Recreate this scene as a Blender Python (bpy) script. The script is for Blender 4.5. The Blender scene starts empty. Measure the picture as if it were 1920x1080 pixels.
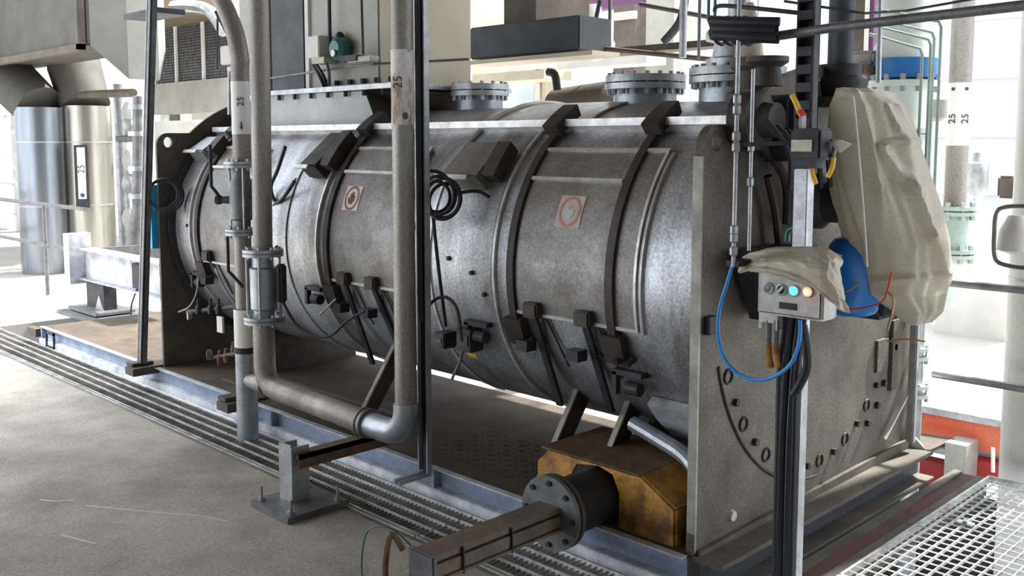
import bpy, bmesh, math, random
from mathutils import Vector, Matrix
from mathutils.geometry import tessellate_polygon
random.seed(7)
C = bpy.context.scene.collection
scene = bpy.context.scene
PI = math.pi
# ------------------------------------------------------------------ camera
FPX, CXP, CYP = 1830.0, 960.0, 450.0
PIT = math.atan((CYP - 268) / FPX)
F0 = Vector((-1, 1, 0)).normalized(); RR = Vector((1, 1, 0)).normalized()
FW = F0 * math.cos(PIT) + Vector((0, 0, -1)) * math.sin(PIT)
UP = RR.cross(FW)
CAM = Vector((2.085, -3.100, 1.75))
cam_d = bpy.data.cameras.new('camera'); cam = bpy.data.objects.new('camera', cam_d); C.objects.link(cam)
cam_d.sensor_width = 36; cam_d.lens = FPX / 1920 * 36; cam_d.shift_y = -(540 - CYP) / 1920
cam_d.clip_end = 200
mt = Matrix((RR, UP, -FW)).transposed().to_4x4(); mt.translation = CAM
cam.matrix_world = mt
scene.camera = cam
# ------------------------------------------------------------------ world, sun, exposure
scene.view_settings.view_transform = 'Standard'; scene.view_settings.look = 'None'
scene.view_settings.gamma = 1; scene.view_settings.exposure = 1.18
w = bpy.data.worlds.new('overcast_sky'); scene.world = w; w.use_nodes = True
bg = w.node_tree.nodes['Background']; bg.inputs[0].default_value = (0.86, 0.92, 1.0, 1); bg.inputs[1].default_value = 1.5
sd = bpy.data.lights.new('sun', 'SUN'); sd.energy = 6.5; sd.angle = math.radians(2.5); sd.color = (1, 0.96, 0.88)
sun = bpy.data.objects.new('sun', sd); C.objects.link(sun)
sun.rotation_euler = Vector((0.10, 0.64, 0.77)).to_track_quat('Z', 'Y').to_euler()

al = bpy.data.lights.new('added_floor_fill', 'AREA'); al.shape = 'RECTANGLE'; al.size = 6; al.size_y = 7; al.energy = 820; al.color = (.95, .97, 1); al.spread = math.radians(95)  # added area lamp, brightens the left floor and the drum's left end
ao = bpy.data.objects.new('added_floor_fill', al); C.objects.link(ao); ao.location = (-9.6, -5.8, 6.0); ao.rotation_euler = (0, math.radians(-12), 0)

# ------------------------------------------------------------------ placing helpers (world planes)
def ray(px, py): return FW + RR * ((px - CXP) / FPX) - UP * ((py - CYP) / FPX)
def on(px, py, ax, v):
    d = ray(px, py); i = 'xyz'.index(ax); return CAM + d * ((v - CAM[i]) / d[i])
def X(px, py, y): return on(px, py, 'y', y).x
def Z(px, py, y): return on(px, py, 'y', y).z

# ------------------------------------------------------------------ materials
MATS = {}
def mat(name, col, rough=.6, metal=0., col2=None, scale=6., lo=.35, hi=.65, bump=0., detail=6., stretch=(1, 1, 1), emit=0., spec=.5, grain=.0, trans=0., alpha=1.):
    m = bpy.data.materials.new(name); m.use_nodes = True; nt = m.node_tree
    b = nt.nodes['Principled BSDF']
    b.inputs['Base Color'].default_value = (*col, 1); b.inputs['Roughness'].default_value = rough
    b.inputs['Metallic'].default_value = metal; b.inputs['Specular IOR Level'].default_value = spec
    tc = nt.nodes.new('ShaderNodeTexCoord'); mp = nt.nodes.new('ShaderNodeMapping'); mp.inputs['Scale'].default_value = stretch
    nt.links.new(tc.outputs['Object'], mp.inputs[0])
    if col2 is not None:
        n = nt.nodes.new('ShaderNodeTexNoise'); n.inputs['Scale'].default_value = scale; n.inputs['Detail'].default_value = detail
        n.inputs['Roughness'].default_value = .65
        nt.links.new(mp.outputs[0], n.inputs['Vector'])
        r = nt.nodes.new('ShaderNodeMapRange'); r.inputs[1].default_value = lo; r.inputs[2].default_value = hi
        nt.links.new(n.outputs[0], r.inputs[0])
        mx = nt.nodes.new('ShaderNodeMix'); mx.data_type = 'RGBA'
        mx.inputs[6].default_value = (*col, 1); mx.inputs[7].default_value = (*col2, 1)
        nt.links.new(r.outputs[0], mx.inputs[0])
        out = mx.outputs[2]
        if grain:
            g = nt.nodes.new('ShaderNodeTexNoise'); g.inputs['Scale'].default_value = 85; g.inputs['Detail'].default_value = 3
            nt.links.new(tc.outputs['Object'], g.inputs['Vector'])
            gr = nt.nodes.new('ShaderNodeMapRange'); gr.inputs[1].default_value = .3; gr.inputs[2].default_value = .7
            gr.inputs[3].default_value = 1 - grain; gr.inputs[4].default_value = 1 + grain
            nt.links.new(g.outputs[0], gr.inputs[0])
            ml = nt.nodes.new('ShaderNodeMix'); ml.data_type = 'RGBA'; ml.blend_type = 'MULTIPLY'; ml.inputs[0].default_value = 1
            nt.links.new(out, ml.inputs[6]); nt.links.new(gr.outputs[0], ml.inputs[7]); out = ml.outputs[2]
        nt.links.new(out, b.inputs['Base Color'])
        rr = nt.nodes.new('ShaderNodeMapRange'); rr.inputs[3].default_value = max(0, rough - .1); rr.inputs[4].default_value = min(1, rough + .12)
        nt.links.new(n.outputs[0], rr.inputs[0]); nt.links.new(rr.outputs[0], b.inputs['Roughness'])
    if bump:
        n2 = nt.nodes.new('ShaderNodeTexNoise'); n2.inputs['Scale'].default_value = scale * 4; n2.inputs['Detail'].default_value = 5
        nt.links.new(mp.outputs[0], n2.inputs['Vector'])
        bp = nt.nodes.new('ShaderNodeBump'); bp.inputs['Strength'].default_value = bump; bp.inputs['Distance'].default_value = .02
        nt.links.new(n2.outputs[0], bp.inputs['Height']); nt.links.new(bp.outputs[0], b.inputs['Normal'])
    if emit:
        b.inputs['Emission Color'].default_value = (*col, 1); b.inputs['Emission Strength'].default_value = emit
    if trans:
        t = nt.nodes.new('ShaderNodeBsdfTranslucent'); t.inputs[0].default_value = (*col, 1)
        ms = nt.nodes.new('ShaderNodeMixShader'); ms.inputs[0].default_value = trans
        nt.links.new(b.outputs[0], ms.inputs[1]); nt.links.new(t.outputs[0], ms.inputs[2])
        nt.links.new(ms.outputs[0], nt.nodes['Material Output'].inputs[0])
    if alpha < 1: b.inputs['Alpha'].default_value = alpha
    MATS[name] = m; return m
mat('concrete', (.40, .372, .325), .85, col2=(.23, .212, .185), scale=1.6, bump=.12, grain=.22, detail=9, lo=.38, hi=.66)
mat('concrete_far', (.5, .48, .44), .8, col2=(.4, .38, .35), scale=1.2, grain=.08)
mat('scratch', (.55, .53, .48), .9)
mat('shell', (.50, .525, .57), .42, .6, col2=(.19, .178, .168), scale=2.6, stretch=(1.5, 1, .45), bump=.05, grain=.32, lo=.36, hi=.64, detail=8)
mat('shell_trim', (.74, .74, .73), .42, .5, col2=(.48, .47, .46), scale=14)
mat('panel_steel', (.27, .265, .26), .5, .5, col2=(.17, .16, .15), scale=5, bump=.05, grain=.26)
mat('plate', (.16, .143, .117), .68, .25, col2=(.065, .057, .05), scale=2.4, bump=.08, grain=.32, detail=9, lo=.35, hi=.68)
mat('plate_edge', (.42, .41, .38), .55, .3, col2=(.25, .24, .22), scale=9)
mat('band', (.065, .052, .046), .6, .3, col2=(.035, .03, .028), scale=12, grain=.15)
mat('dark_iron', (.045, .045, .05), .6, .3, col2=(.025, .025, .03), scale=15)
mat('black_rubber', (.012, .013, .018), .55)
mat('galv', (.50, .52, .54), .42, .6, col2=(.30, .31, .33), scale=9, grain=.12)
mat('galv_dark', (.22, .225, .23), .5, .5, col2=(.13, .13, .135), scale=9, grain=.15)
mat('pipe', (.36, .345, .32), .5, .35, col2=(.22, .19, .17), scale=4, stretch=(1, 1, .25), grain=.2, bump=.04)
mat('pipe_blue', (.44, .48, .52), .4, .6, col2=(.28, .30, .33), scale=7, grain=.12)
mat('white_paint', (.80, .79, .76), .55, col2=(.62, .58, .53), scale=5, stretch=(1, 1, .3), lo=.5, hi=.75, grain=.06)
mat('clean_white', (.85, .85, .84), .5)
mat('flaked_paint', (.72, .68, .66), .6, col2=(.36, .25, .20), scale=7, stretch=(1, 1, .3), lo=.52, hi=.60, grain=.1)
mat('skid_blue', (.30, .36, .48), .55, .1, col2=(.20, .24, .33), scale=6, grain=.15)
mat('skid_white', (.66, .68, .72), .6, .1, col2=(.34, .36, .42), scale=8, grain=.1)
mat('deck', (.125, .102, .08), .8, .0, spec=.15, col2=(.07, .058, .05), scale=3, bump=.12, grain=.2)
mat('grate', (.80, .80, .78), .45, .55, col2=(.36, .35, .32), scale=7)
mat('grate_old', (.30, .29, .27), .6, .4, col2=(.14, .13, .12), scale=5)
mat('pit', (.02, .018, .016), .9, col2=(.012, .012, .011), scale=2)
mat('yellow_paint', (.62, .33, .045), .55, col2=(.16, .075, .03), scale=5, lo=.42, hi=.62, grain=.2, bump=.05)
mat('arm_brown', (.22, .165, .125), .65, .15, col2=(.13, .10, .08), scale=7, grain=.15)
mat('stainless_blue', (.27, .30, .35), .3, .85, col2=(.20, .21, .22), scale=3, stretch=(4, 4, .3))
mat('ring_faded', (.40, .25, .21), .6)
mat('rust', (.20, .12, .07), .75, .1, col2=(.10, .06, .04), scale=9, grain=.2)
mat('orange_paint', (.85, .13, .05), .55, col2=(.70, .20, .12), scale=6, grain=.1)
mat('red_paint', (.45, .03, .035), .55, col2=(.38, .03, .03), scale=6)
mat('duct', (.085, .08, .068), .75, 0., col2=(.06, .057, .048), scale=2.5, grain=.12)
mat('stainless', (.46, .44, .38), .32, .85, col2=(.30, .29, .255), scale=3, stretch=(4, 4, .3), grain=.06)
mat('duct_light', (.27, .27, .25), .5, .3, col2=(.2, .2, .185), scale=2)
mat('casing', (.42, .42, .38), .6, col2=(.31, .31, .29), scale=2, grain=.12)
mat('casing_cream', (.55, .49, .38), .6, col2=(.45, .40, .31), scale=2, grain=.1)
mat('hopper', (.52, .56, .57), .55, col2=(.38, .41, .42), scale=2.6, grain=.14)
mat('dark_steel', (.055, .062, .075), .55, .3, col2=(.035, .04, .05), scale=4, grain=.2)
mat('brown_steel', (.115, .09, .072), .65, .1, col2=(.07, .055, .045), scale=5)
mat('ceiling', (.17, .125, .08), .85, col2=(.10, .075, .05), scale=1.5)
mat('offwhite', (.72, .72, .70), .6, col2=(.6, .6, .58), scale=3)
mat('wall_white', (.55, .56, .58), .6, trans=.5)
mat('mesh_dark', (.06, .065, .075), .6, .2)
mat('plastic_sheet', (.68, .62, .51), .34, col2=(.38, .34, .275), scale=2.6, trans=.25, grain=.12, bump=.12, lo=.4, hi=.72)
mat('box_grey', (.62, .62, .61), .5, col2=(.46, .45, .43), scale=14, grain=.12)
mat('blue_motor', (.012, .17, .52), .3)
mat('blue_hose', (.02, .28, .75), .35)
mat('green_cable', (.01, .12, .11), .3)
mat('lamp_green', (.05, .9, .75), .4, emit=1.4)
mat('lamp_red', (1., .10, .03), .4, emit=3.2)
mat('lamp_core', (1., .62, .35), .4, emit=3.0)
mat('label_cream', (.60, .58, .46), .6, col2=(.45, .43, .35), scale=30)
mat('sticker_white', (.80, .70, .64), .6, col2=(.62, .48, .42), scale=25)
mat('sticker_red', (.30, .11, .07), .6)
mat('sticker_dark', (.09, .05, .04), .6)
mat('sticker_faded', (.60, .47, .42), .6, col2=(.48, .34, .29), scale=25)
mat('yellow_tip', (.80, .50, .06), .4)
mat('red_tip', (.75, .06, .03), .4)
mat('vessel_white', (.74, .80, .77), .5, col2=(.62, .70, .66), scale=4)
mat('blue_ring', (.015, .20, .55), .4, col2=(.01, .13, .40), scale=8)
mat('pipe_green', (.40, .50, .45), .5, col2=(.28, .36, .32), scale=5, grain=.1)
mat('copper_wire', (.5, .28, .10), .4, .4)
mat('ink', (.05, .06, .11), .6)
mat('faded_red', (.13, .035, .028), .75, col2=(.07, .045, .04), scale=5, grain=.2)
mat('magenta', (.10, .035, .095), .6)
mat('sign_blue', (.03, .42, .80), .5)

# ------------------------------------------------------------------ mesh collector
class M:
    def __init__(s): s.v = []; s.f = []
    def add(s, v, f):
        o = len(s.v); s.v += [Vector(p) for p in v]; s.f += [tuple(i + o for i in q) for q in f]; return s
    def box(s, p0, p1, rot=None, piv=None):
        a = [min(p0[i], p1[i]) for i in range(3)]; b = [max(p0[i], p1[i]) for i in range(3)]
        v = [Vector((x, y, z)) for x in (a[0], b[0]) for y in (a[1], b[1]) for z in (a[2], b[2])]
        if rot is not None:
            pv = Vector(piv) if piv else sum(v, Vector()) / 8; v = [pv + rot @ (q - pv) for q in v]
        return s.add(v, [(0, 1, 3, 2), (4, 6, 7, 5), (0, 4, 5, 1), (2, 3, 7, 6), (0, 2, 6, 4), (1, 5, 7, 3)])
    def bar(s, p0, p1, w, h, up=(0, 0, 1)):
        p0, p1 = Vector(p0), Vector(p1); d = (p1 - p0).normalized(); u = Vector(up)
        if abs(d.dot(u)) > .98: u = Vector((0, 1, 0))
        a = d.cross(u).normalized(); b = a.cross(d)
        v = [p + a * (w / 2 * i) + b * (h / 2 * j) for p in (p0, p1) for i, j in ((-1, -1), (1, -1), (1, 1), (-1, 1))]
        return s.add(v, [(0, 1, 2, 3), (7, 6, 5, 4), (0, 4, 5, 1), (1, 5, 6, 2), (2, 6, 7, 3), (3, 7, 4, 0)])
    def tube(s, pts, r, seg=10, smooth=0, cap=True):
        pts = [Vector(p) for p in pts]
        if smooth: pts = spline(pts, smooth)
        rs = r if isinstance(r, (list, tuple)) else [r] * len(pts)
        rings = []; prev = None
        for i, p in enumerate(pts):
            d = (pts[min(i + 1, len(pts) - 1)] - pts[max(i - 1, 0)]).normalized()
            if prev is None:
                u = Vector((0, 0, 1)) if abs(d.z) < .9 else Vector((1, 0, 0)); a = d.cross(u).normalized()
            else:
                a = (prev - d * prev.dot(d)).normalized()
            prev = a; b = d.cross(a)
            rings.append([p + (a * math.cos(2 * PI * k / seg) + b * math.sin(2 * PI * k / seg)) * rs[i] for k in range(seg)])
        v = [q for R_ in rings for q in R_]; f = []
        for i in range(len(rings) - 1):
            for k in range(seg):
                k2 = (k + 1) % seg; f.append((i * seg + k, i * seg + k2, (i + 1) * seg + k2, (i + 1) * seg + k))
        if cap: f.append(tuple(range(seg))[::-1]); f.append(tuple(range((len(rings) - 1) * seg, len(rings) * seg)))
        return s.add(v, f)
    def lathe(s, o, d, prof, seg=32):
        # prof: list of (distance along d, radius)
        o = Vector(o); d = Vector(d).normalized(); u = Vector((0, 0, 1)) if abs(d.z) < .9 else Vector((1, 0, 0))
        a = d.cross(u).normalized(); b = d.cross(a); v = []; f = []
        for t, r in prof:
            for k in range(seg): v.append(o + d * t + (a * math.cos(2 * PI * k / seg) + b * math.sin(2 * PI * k / seg)) * r)
        n = len(prof)
        for i in range(n - 1):
            for k in range(seg):
                k2 = (k + 1) % seg; f.append((i * seg + k, i * seg + k2, (i + 1) * seg + k2, (i + 1) * seg + k))
        f.append(tuple(range(seg))[::-1]); f.append(tuple(range((n - 1) * seg, n * seg)))
        return s.add(v, f)
    def prism(s, poly, ext, holes=()):
        ext = Vector(ext); loops = [[Vector(p) for p in poly]] + [[Vector(p) for p in h] for h in holes]
        tris = tessellate_polygon(loops); flat = [p for l in loops for p in l]; n = len(flat)
        v = flat + [p + ext for p in flat]; f = [tuple(t) for t in tris] + [tuple(i + n for i in t[::-1]) for t in tris]
        k = 0
        for l in loops:
            for i in range(len(l)): j = (i + 1) % len(l); f.append((k + i, k + j, k + j + n, k + i + n))
            k += len(l)
        return s.add(v, f)
    def ring(s, c, n, R, r, seg=40, rs=8):
        n = Vector(n).normalized(); u = Vector((0, 0, 1)) if abs(n.z) < .9 else Vector((1, 0, 0)); a = n.cross(u).normalized(); b = n.cross(a); c = Vector(c)
        v = []; f = []
        for i in range(seg):
            t = 2 * PI * i / seg; e = a * math.cos(t) + b * math.sin(t)
            for j in range(rs): q = 2 * PI * j / rs; v.append(c + e * (R + r * math.cos(q)) + n * (r * math.sin(q)))
        for i in range(seg):
            for j in range(rs):
                i2 = (i + 1) % seg; j2 = (j + 1) % rs; f.append((i * rs + j, i2 * rs + j, i2 * rs + j2, i * rs + j2))
        return s.add(v, f)
    def patch(s, x0, x1, a0, a1, r0, r1, n=None):
        n = n or max(2, int(abs(a1 - a0) / 3) + 1); v = []; f = []
        for i in range(n + 1):
            a = a0 + (a1 - a0) * i / n
            v += [DR(x0, a, r0), DR(x1, a, r0), DR(x1, a, r1), DR(x0, a, r1)]
        for i in range(n):
            o = i * 4
            for k in range(4): k2 = (k + 1) % 4; f.append((o + k, o + k2, o + 4 + k2, o + 4 + k))
        f.append((0, 1, 2, 3)); f.append((n * 4 + 3, n * 4 + 2, n * 4 + 1, n * 4))
        return s.add(v, f)
    def build(s, name, m, parent=None, smooth=False, bevel=0., origin=None):
        me = bpy.data.meshes.new(name)
        off = Vector((0, 0, 0))
        if parent is not None:
            q = parent
            while q is not None: off += q.location; q = q.parent
        loc = Vector((0, 0, 0))
        if parent is None:
            if origin is not None: loc = Vector(origin)
            else:
                xs = [p.x for p in s.v]; ys = [p.y for p in s.v]; zs = [p.z for p in s.v]
                loc = Vector(((min(xs) + max(xs)) / 2, (min(ys) + max(ys)) / 2, min(zs)))
            off = loc
        me.from_pydata([p - off for p in s.v], [], s.f)
        bm = bmesh.new(); bm.from_mesh(me); bmesh.ops.recalc_face_normals(bm, faces=bm.faces)
        if bevel: bmesh.ops.bevel(bm, geom=[e for e in bm.edges if e.is_manifold and e.calc_face_angle(0) > .6], offset=bevel, segments=2, affect='EDGES', clamp_overlap=True)
        bm.to_mesh(me); bm.free()
        me.materials.append(MATS[m] if isinstance(m, str) else m)
        o = bpy.data.objects.new(name, me); C.objects.link(o); o.location = loc
        if parent is not None: o.parent = parent; o.location = (0, 0, 0)
        if smooth:
            me.polygons.foreach_set('use_smooth', [True] * len(me.polygons))
            me.set_sharp_from_angle(angle=math.radians(38))
        return o
def spline(pts, n):
    out = []; P_ = [pts[0]] + list(pts) + [pts[-1]]
    for i in range(1, len(P_) - 2):
        a, b, c, d = P_[i - 1:i + 3]
        for k in range(n):
            t = k / n
            out.append(.5 * ((2 * b) + (c - a) * t + (2 * a - 5 * b + 4 * c - d) * t * t + (3 * b - a - 3 * c + d) * t ** 3))
    out.append(Vector(pts[-1])); return out
def thing(name, label, cat, loc, group=None):
    o = bpy.data.objects.new(name, None); C.objects.link(o); o.location = loc; o.empty_display_size = .1
    o['label'] = label; o['category'] = cat
    if group: o['group'] = group
    return o
def tag(o, label, cat, group=None, kind=None):
    o['label'] = label; o['category'] = cat
    if group: o['group'] = group
    if kind: o['kind'] = kind
    return o
def struct(o): o['kind'] = 'structure'; return o
def plabel(o, l): o['label'] = l; return o
def copy_tree(o, parent=None):
    c = o.copy(); C.objects.link(c)
    if parent is not None: c.parent = parent
    for ch in list(o.children): copy_tree(ch, c)
    return c
BOLT = {}
def bolts(parent, c, n, R, num, r=.011, h=.02, name='bolt', m='galv', phase=0):
    """hex bolts round a flange, one object each with shared mesh data"""
    n = Vector(n).normalized(); key = (tuple(round(q, 3) for q in n), r, h, m)
    if key not in BOLT:
        g = M(); g.lathe((0, 0, 0), n, [(-h, r * .55), (-h, r), (-h * .3, r), (-h * .3, r * .5), (h * .3, r * .5), (h * .3, r), (h, r), (h, r * .5)], 6)
        me = bpy.data.meshes.new('bolt'); me.from_pydata(g.v, [], g.f); me.materials.append(MATS[m]); BOLT[key] = me
    u = Vector((0, 0, 1)) if abs(n.z) < .9 else Vector((1, 0, 0)); a = n.cross(u).normalized(); b = n.cross(a)
    off = Vector((0, 0, 0)); q = parent
    while q is not None: off += q.location; q = q.parent
    for k in range(num):
        t = 2 * PI * k / num + phase
        o = bpy.data.objects.new(name, BOLT[key]); C.objects.link(o); o.parent = parent
        o.location = Vector(c) + (a * math.cos(t) + b * math.sin(t)) * R - off
def text_mesh(s, size, depth=.002):
    cu = bpy.data.curves.new('t', 'FONT'); cu.body = s; cu.size = size; cu.extrude = depth; cu.align_x = 'CENTER'; cu.align_y = 'CENTER'
    o = bpy.data.objects.new('t', cu); C.objects.link(o); bpy.context.view_layer.update()
    me = bpy.data.meshes.new_from_object(o.evaluated_get(bpy.context.evaluated_depsgraph_get()))
    v = [q.co.copy() for q in me.vertices]; f = [tuple(p.vertices) for p in me.polygons]
    bpy.data.objects.remove(o); bpy.data.curves.remove(cu); bpy.data.meshes.remove(me); return v, f
def put_text(s, size, origin, xdir, ydir):
    v, f = text_mesh(s, size); xd, yd = Vector(xdir).normalized(), Vector(ydir).normalized(); zd = xd.cross(yd); o = Vector(origin)
    return M().add([o + xd * p.x + yd * p.y + zd * p.z for p in v], f)

# ------------------------------------------------------------------ drum frame
CY0, CZ0, RS = .9, 1.15, .8
XL, XR = -4.54, 0.0
def DR(x, a, r):
    a = math.radians(a); return Vector((x, CY0 - r * math.cos(a), CZ0 + r * math.sin(a)))

# ================================================================== SETTING
def slab(name, p0, p1, m): return struct(M().box(p0, p1).build(name, m))
slab('floor', (-16, -9, -.25), (3.6, -.46, 0), 'concrete')
slab('floor', (-26, -.46, -.25), (-7.9, 14, 0), 'concrete_far')
slab('floor', (-16, -14, -.25), (-26, -.46, 0), 'concrete_far')
slab('floor', (-7.9, 1.25, -.25), (-.95, 3.4, 0), 'concrete_far')
slab('floor', (-7.9, 3.4, -.25), (8, 14, 0), 'concrete_far')
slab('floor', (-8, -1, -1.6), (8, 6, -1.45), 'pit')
slab('trim_1', (-7.9, -.46, -.25), (1.2, -.44, .0), 'galv_dark')
slab('ceiling', (-6.6, -9, 4.3), (6, 3.3, 4.6), 'ceiling')
slab('ceiling', (-21, -1.5, 3.75), (-12.2, 4.9, 4.0), 'ceiling')
slab('wall_front', (-2.5, -9.2, -.2), (6, -9, 4.6), 'brown_steel')
slab('wall_right', (5.8, -9, -.2), (6, 1.5, 4.6), 'casing')
wb = slab('wall_back', (-10, 13.9, 0), (8, 14, 6.2), 'wall_white')
for k in range(6):
    z = .9 + k * .95; struct(M().box((-10, 13.82, z), (8, 13.9, z + .06)).build('trim_%d' % (k + 2), 'offwhite'))
for k in range(9):
    x = -9.5 + k * 2.1; struct(M().box((x, 13.78, 0), (x + .12, 13.88, 6.2)).build('trim_%d' % (k + 8), 'offwhite'))
slab('wall_left', (-26, -14, 0), (-25.8, 14, 4.0), 'offwhite')

# scratches in the concrete
for i, pts in enumerate([[(160, 948), (230, 955), (300, 962), (380, 968), (430, 978)], [(75, 937), (100, 940), (140, 938)], [(115, 1003), (150, 1012), (180, 1020)]]):
    g = M(); q = [on(px, py, 'z', .001) for px, py in pts]
    for a, b in zip(q, q[1:]): g.bar(a, b, .012, .0015)
    tag(g.build('floor_scratch', 'scratch'), ['long pale scratch across the concrete in front of the foot plate', 'short pale scratch on the concrete near the left edge', 'pale diagonal scratch lowest and furthest left on the concrete'][i], 'scratch', 'scratches on the concrete floor')

# trench grating: bars along X with fine cross teeth
for k, (xa, xb) in enumerate([(-7.88, -5.5), (-5.49, -3.2), (-3.19, -1.2), (-1.19, .3)]):
    t = thing('floor_grating', ['trench grating panel at the far left end beside the bright floor', 'trench grating panel under the thin post by the left end plate', 'trench grating panel the paired pipes stand on', 'trench grating panel below the flanged arm'][k], 'grating', ((xa + xb) / 2, -.25, -.03), 'trench gratings along the skid')
    g = M()
    for y in (-.43, -.405, -.325, -.245, -.165, -.085): g.box((xa, y - .004, -.03), (xb, y + .004, .004))
    g.build('bearing_bars', 'grate', t)
    g = M(); n = int((xb - xa) / .03)
    for i in range(n + 1):
        x = xa + (xb - xa) * i / n; g.box((x - .0025, -.43, -.022), (x + .0025, -.085, -.004))
    g.build('cross_bars', 'grate_old', t)
    g = M()
    for i in range(n * 2): x = xa + (xb - xa) * (i + .5) / (n * 2); g.box((x - .004, -.405, 0), (x + .002, -.399, .003))
    g.build('serration', 'grate_old', t)

# right-hand open grating panels
def grate_panel(x0, x1, y0, y1, label):
    t = thing('floor_grating', label, 'grating', ((x0 + x1) / 2, (y0 + y1) / 2, -.03), 'open gratings right of the machine')
    g = M(); n = int(round((x1 - x0) / .052))
    for i in range(n + 1): x = x0 + (x1 - x0) * i / n; g.box((x - .0021, y0, -.014), (x + .0021, y1, 0))
    g.build('bearing_bars', 'grate', t)
    g = M(); n = int(round((y1 - y0) / .062))
    for i in range(n + 1): y = y0 + (y1 - y0) * i / n; g.box((x0, y - .0018, -.006), (x1, y + .0018, -.001))
    g.build('cross_bars', 'grate', t)
    g = M(); g.box((x0 - .006, y0, -.03), (x0 + .006, y1, .003)); g.box((x1 - .006, y0, -.03), (x1 + .006, y1, .003)); g.box((x0, y0 - .006, -.03), (x1, y0 + .006, .002)); g.box((x0, y1 - .006, -.03), (x1, y1 + .006, .002))
    g.build('border', 'grate', t)
    return t
grate_panel(.33, .93, .55, 2.22, 'bright open steel grating beside the red strip at the machine end')
grate_panel(.945, 1.6, .0, 2.22, 'bright open steel grating at the lower right corner of the view')
grate_panel(.33, .93, -.40, .54, 'steel grating in front of the control post, nearest the cables')
gc = M(); q = on(1810, 983, 'z', .0); gc.box((q.x - .035, q.y - .02, .0), (q.x + .035, q.y + .02, .01)); gc.box((q.x - .01, q.y - .01, .01), (q.x + .01, q.y + .01, .02))
tag(gc.build('grating_clip', 'galv'), 'small saddle clip holding down the bright grating', 'clip')

# ================================================================== SKID
t = thing('skid_frame', 'long low steel skid with blue and white channel edge under the drum', 'skid', (-3.4, .6, 0))
SK = t
g = M(); g.box((-6.8, -.03, .0), (-.02, -.02, .145)); g.build('side_channel', 'skid_blue', t)
g = M(); g.box((-6.8, -.075, .0), (-.02, -.03, .055)); fl = g.build('lower_flange', 'skid_white', t, bevel=.004); plabel(fl, 'lower flange with caught light put into its white colour')  # white stands in for light caught by the projecting flange
g = M(); g.box((-6.8, -.065, .146), (-.02, -.03, .152)); g.build('upper_flange', 'skid_white', t)
g = M(); g.box((-6.8, -.03, .14), (-.02, 1.22, .150))
for i in range(16):
    for j in range(9):
        x = -1.75 + i * .06; y = .12 + j * .055
        g.bar((x - .012, y - .01 * (-1) ** (i + j), .151), (x + .012, y + .01 * (-1) ** (i + j), .151), .007, .004)
g.build('deck_plate', 'deck', t)
for x in (-6.75, -3.35, -3.0, -1.5): M().box((x - .01, -.07, .0), (x + .01, -.03, .145)).build('web_stiffener', 'skid_blue', t)
M().box((-6.8, -.03, .0), (-6.79, 1.22, .14)).build('end_channel', 'skid_white', t)
M().box((-6.8, 1.2, .0), (-.02, 1.215, .14)).build('rear_channel', 'galv_dark', t)
g = M(); g.box((-7.0, -.10, .06), (-6.8, -.04, .13)); g.build('end_stub', 'brown_steel', t)
g = M()
for a, b in (((-6.62, -.085, .005), (-6.60, -.07, .14)), ((-6.45, -.085, .005), (-6.43, -.07, .14)), ((-6.62, -.085, .12), (-6.43, -.07, .14)), ((-6.62, -.085, .005), (-6.43, -.07, .02))): g.box(a, b)
g.build('lifting_bracket', 'dark_iron', t)
# shadow casting slats lying on deck
for i in range(3):
    b = M(); b.box((-3.9 + i * .0, .10 + i * .14, .15), (-2.2, .12 + i * .14, .165)); b.build('deck_batten', 'brown_steel', t)
# edge clamps
def clamp(x, label):
    g = M(); g.box((x - .10, -.22, .11), (x + .04, .06, .165)); g.box((x - .12, -.2, .165), (x - .02, -.04, .19)); return tag(g.build('edge_clamp', 'brown_steel', bevel=.004), label, 'clamp')
clamp(-4.60, 'brown steel foot of the thin channel post on the skid edge')
clamp(-3.28, 'dark bracket sticking out of the skid edge left of the pipe stand')

# ================================================================== DRUM MACHINE
t = thing('drum_vessel', 'long horizontal grey steel drum between two tall end plates', 'industrial drum', (-2.27, .9, .15))
DV = t
M().lathe((XL, CY0, CZ0), (1, 0, 0), [(0, RS), (4.51, RS)], 128).build('shell', 'shell', t, smooth=True)
# raised jacket plates between seams (each slightly proud)
for x0, x1 in ((-4.48, -4.28), (-3.98, -3.05), (-1.78, -1.25)):
    M().patch(x0, x1, -75, 62, RS, RS + .008, 60).build('jacket_or_sheen', 'shell', t, smooth=True)
for x in (-4.27, -3.99, -2.72, -2.28, -1.70, -1.23, -.36):
    M().patch(x - .008, x + .008, -14 if x in (-.36, -2.28) else -70, 60 if x != -.36 else 43.5, RS, RS + .016, 50).build('shell_seam', 'shell_trim', t)
def strap(x, w=.042):
    s = M(); s.patch(x - w / 2, x + w / 2, -19, 60, RS + .01, RS + .034, 40)
    o = s.build('strap', 'band', t)
    s = M(); s.patch(x - .055, x + .055, -24, -15, RS + .005, RS + .05, 4); s.build('strap_lug', 'band', o)
    s = M(); s.patch(x - .04, x + .05, 50, 62, RS + .03, RS + .09, 5); s.build('strap_clamp', 'band', o)
    p = DR(x + .06, -22, RS + .05); bolts(o, p, (0, -math.cos(.38), -math.sin(.38)), .03, 2, .016, .03, m='dark_iron')
for x in (-4.14, -2.60, -1.10, -.51): strap(x)
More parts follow.
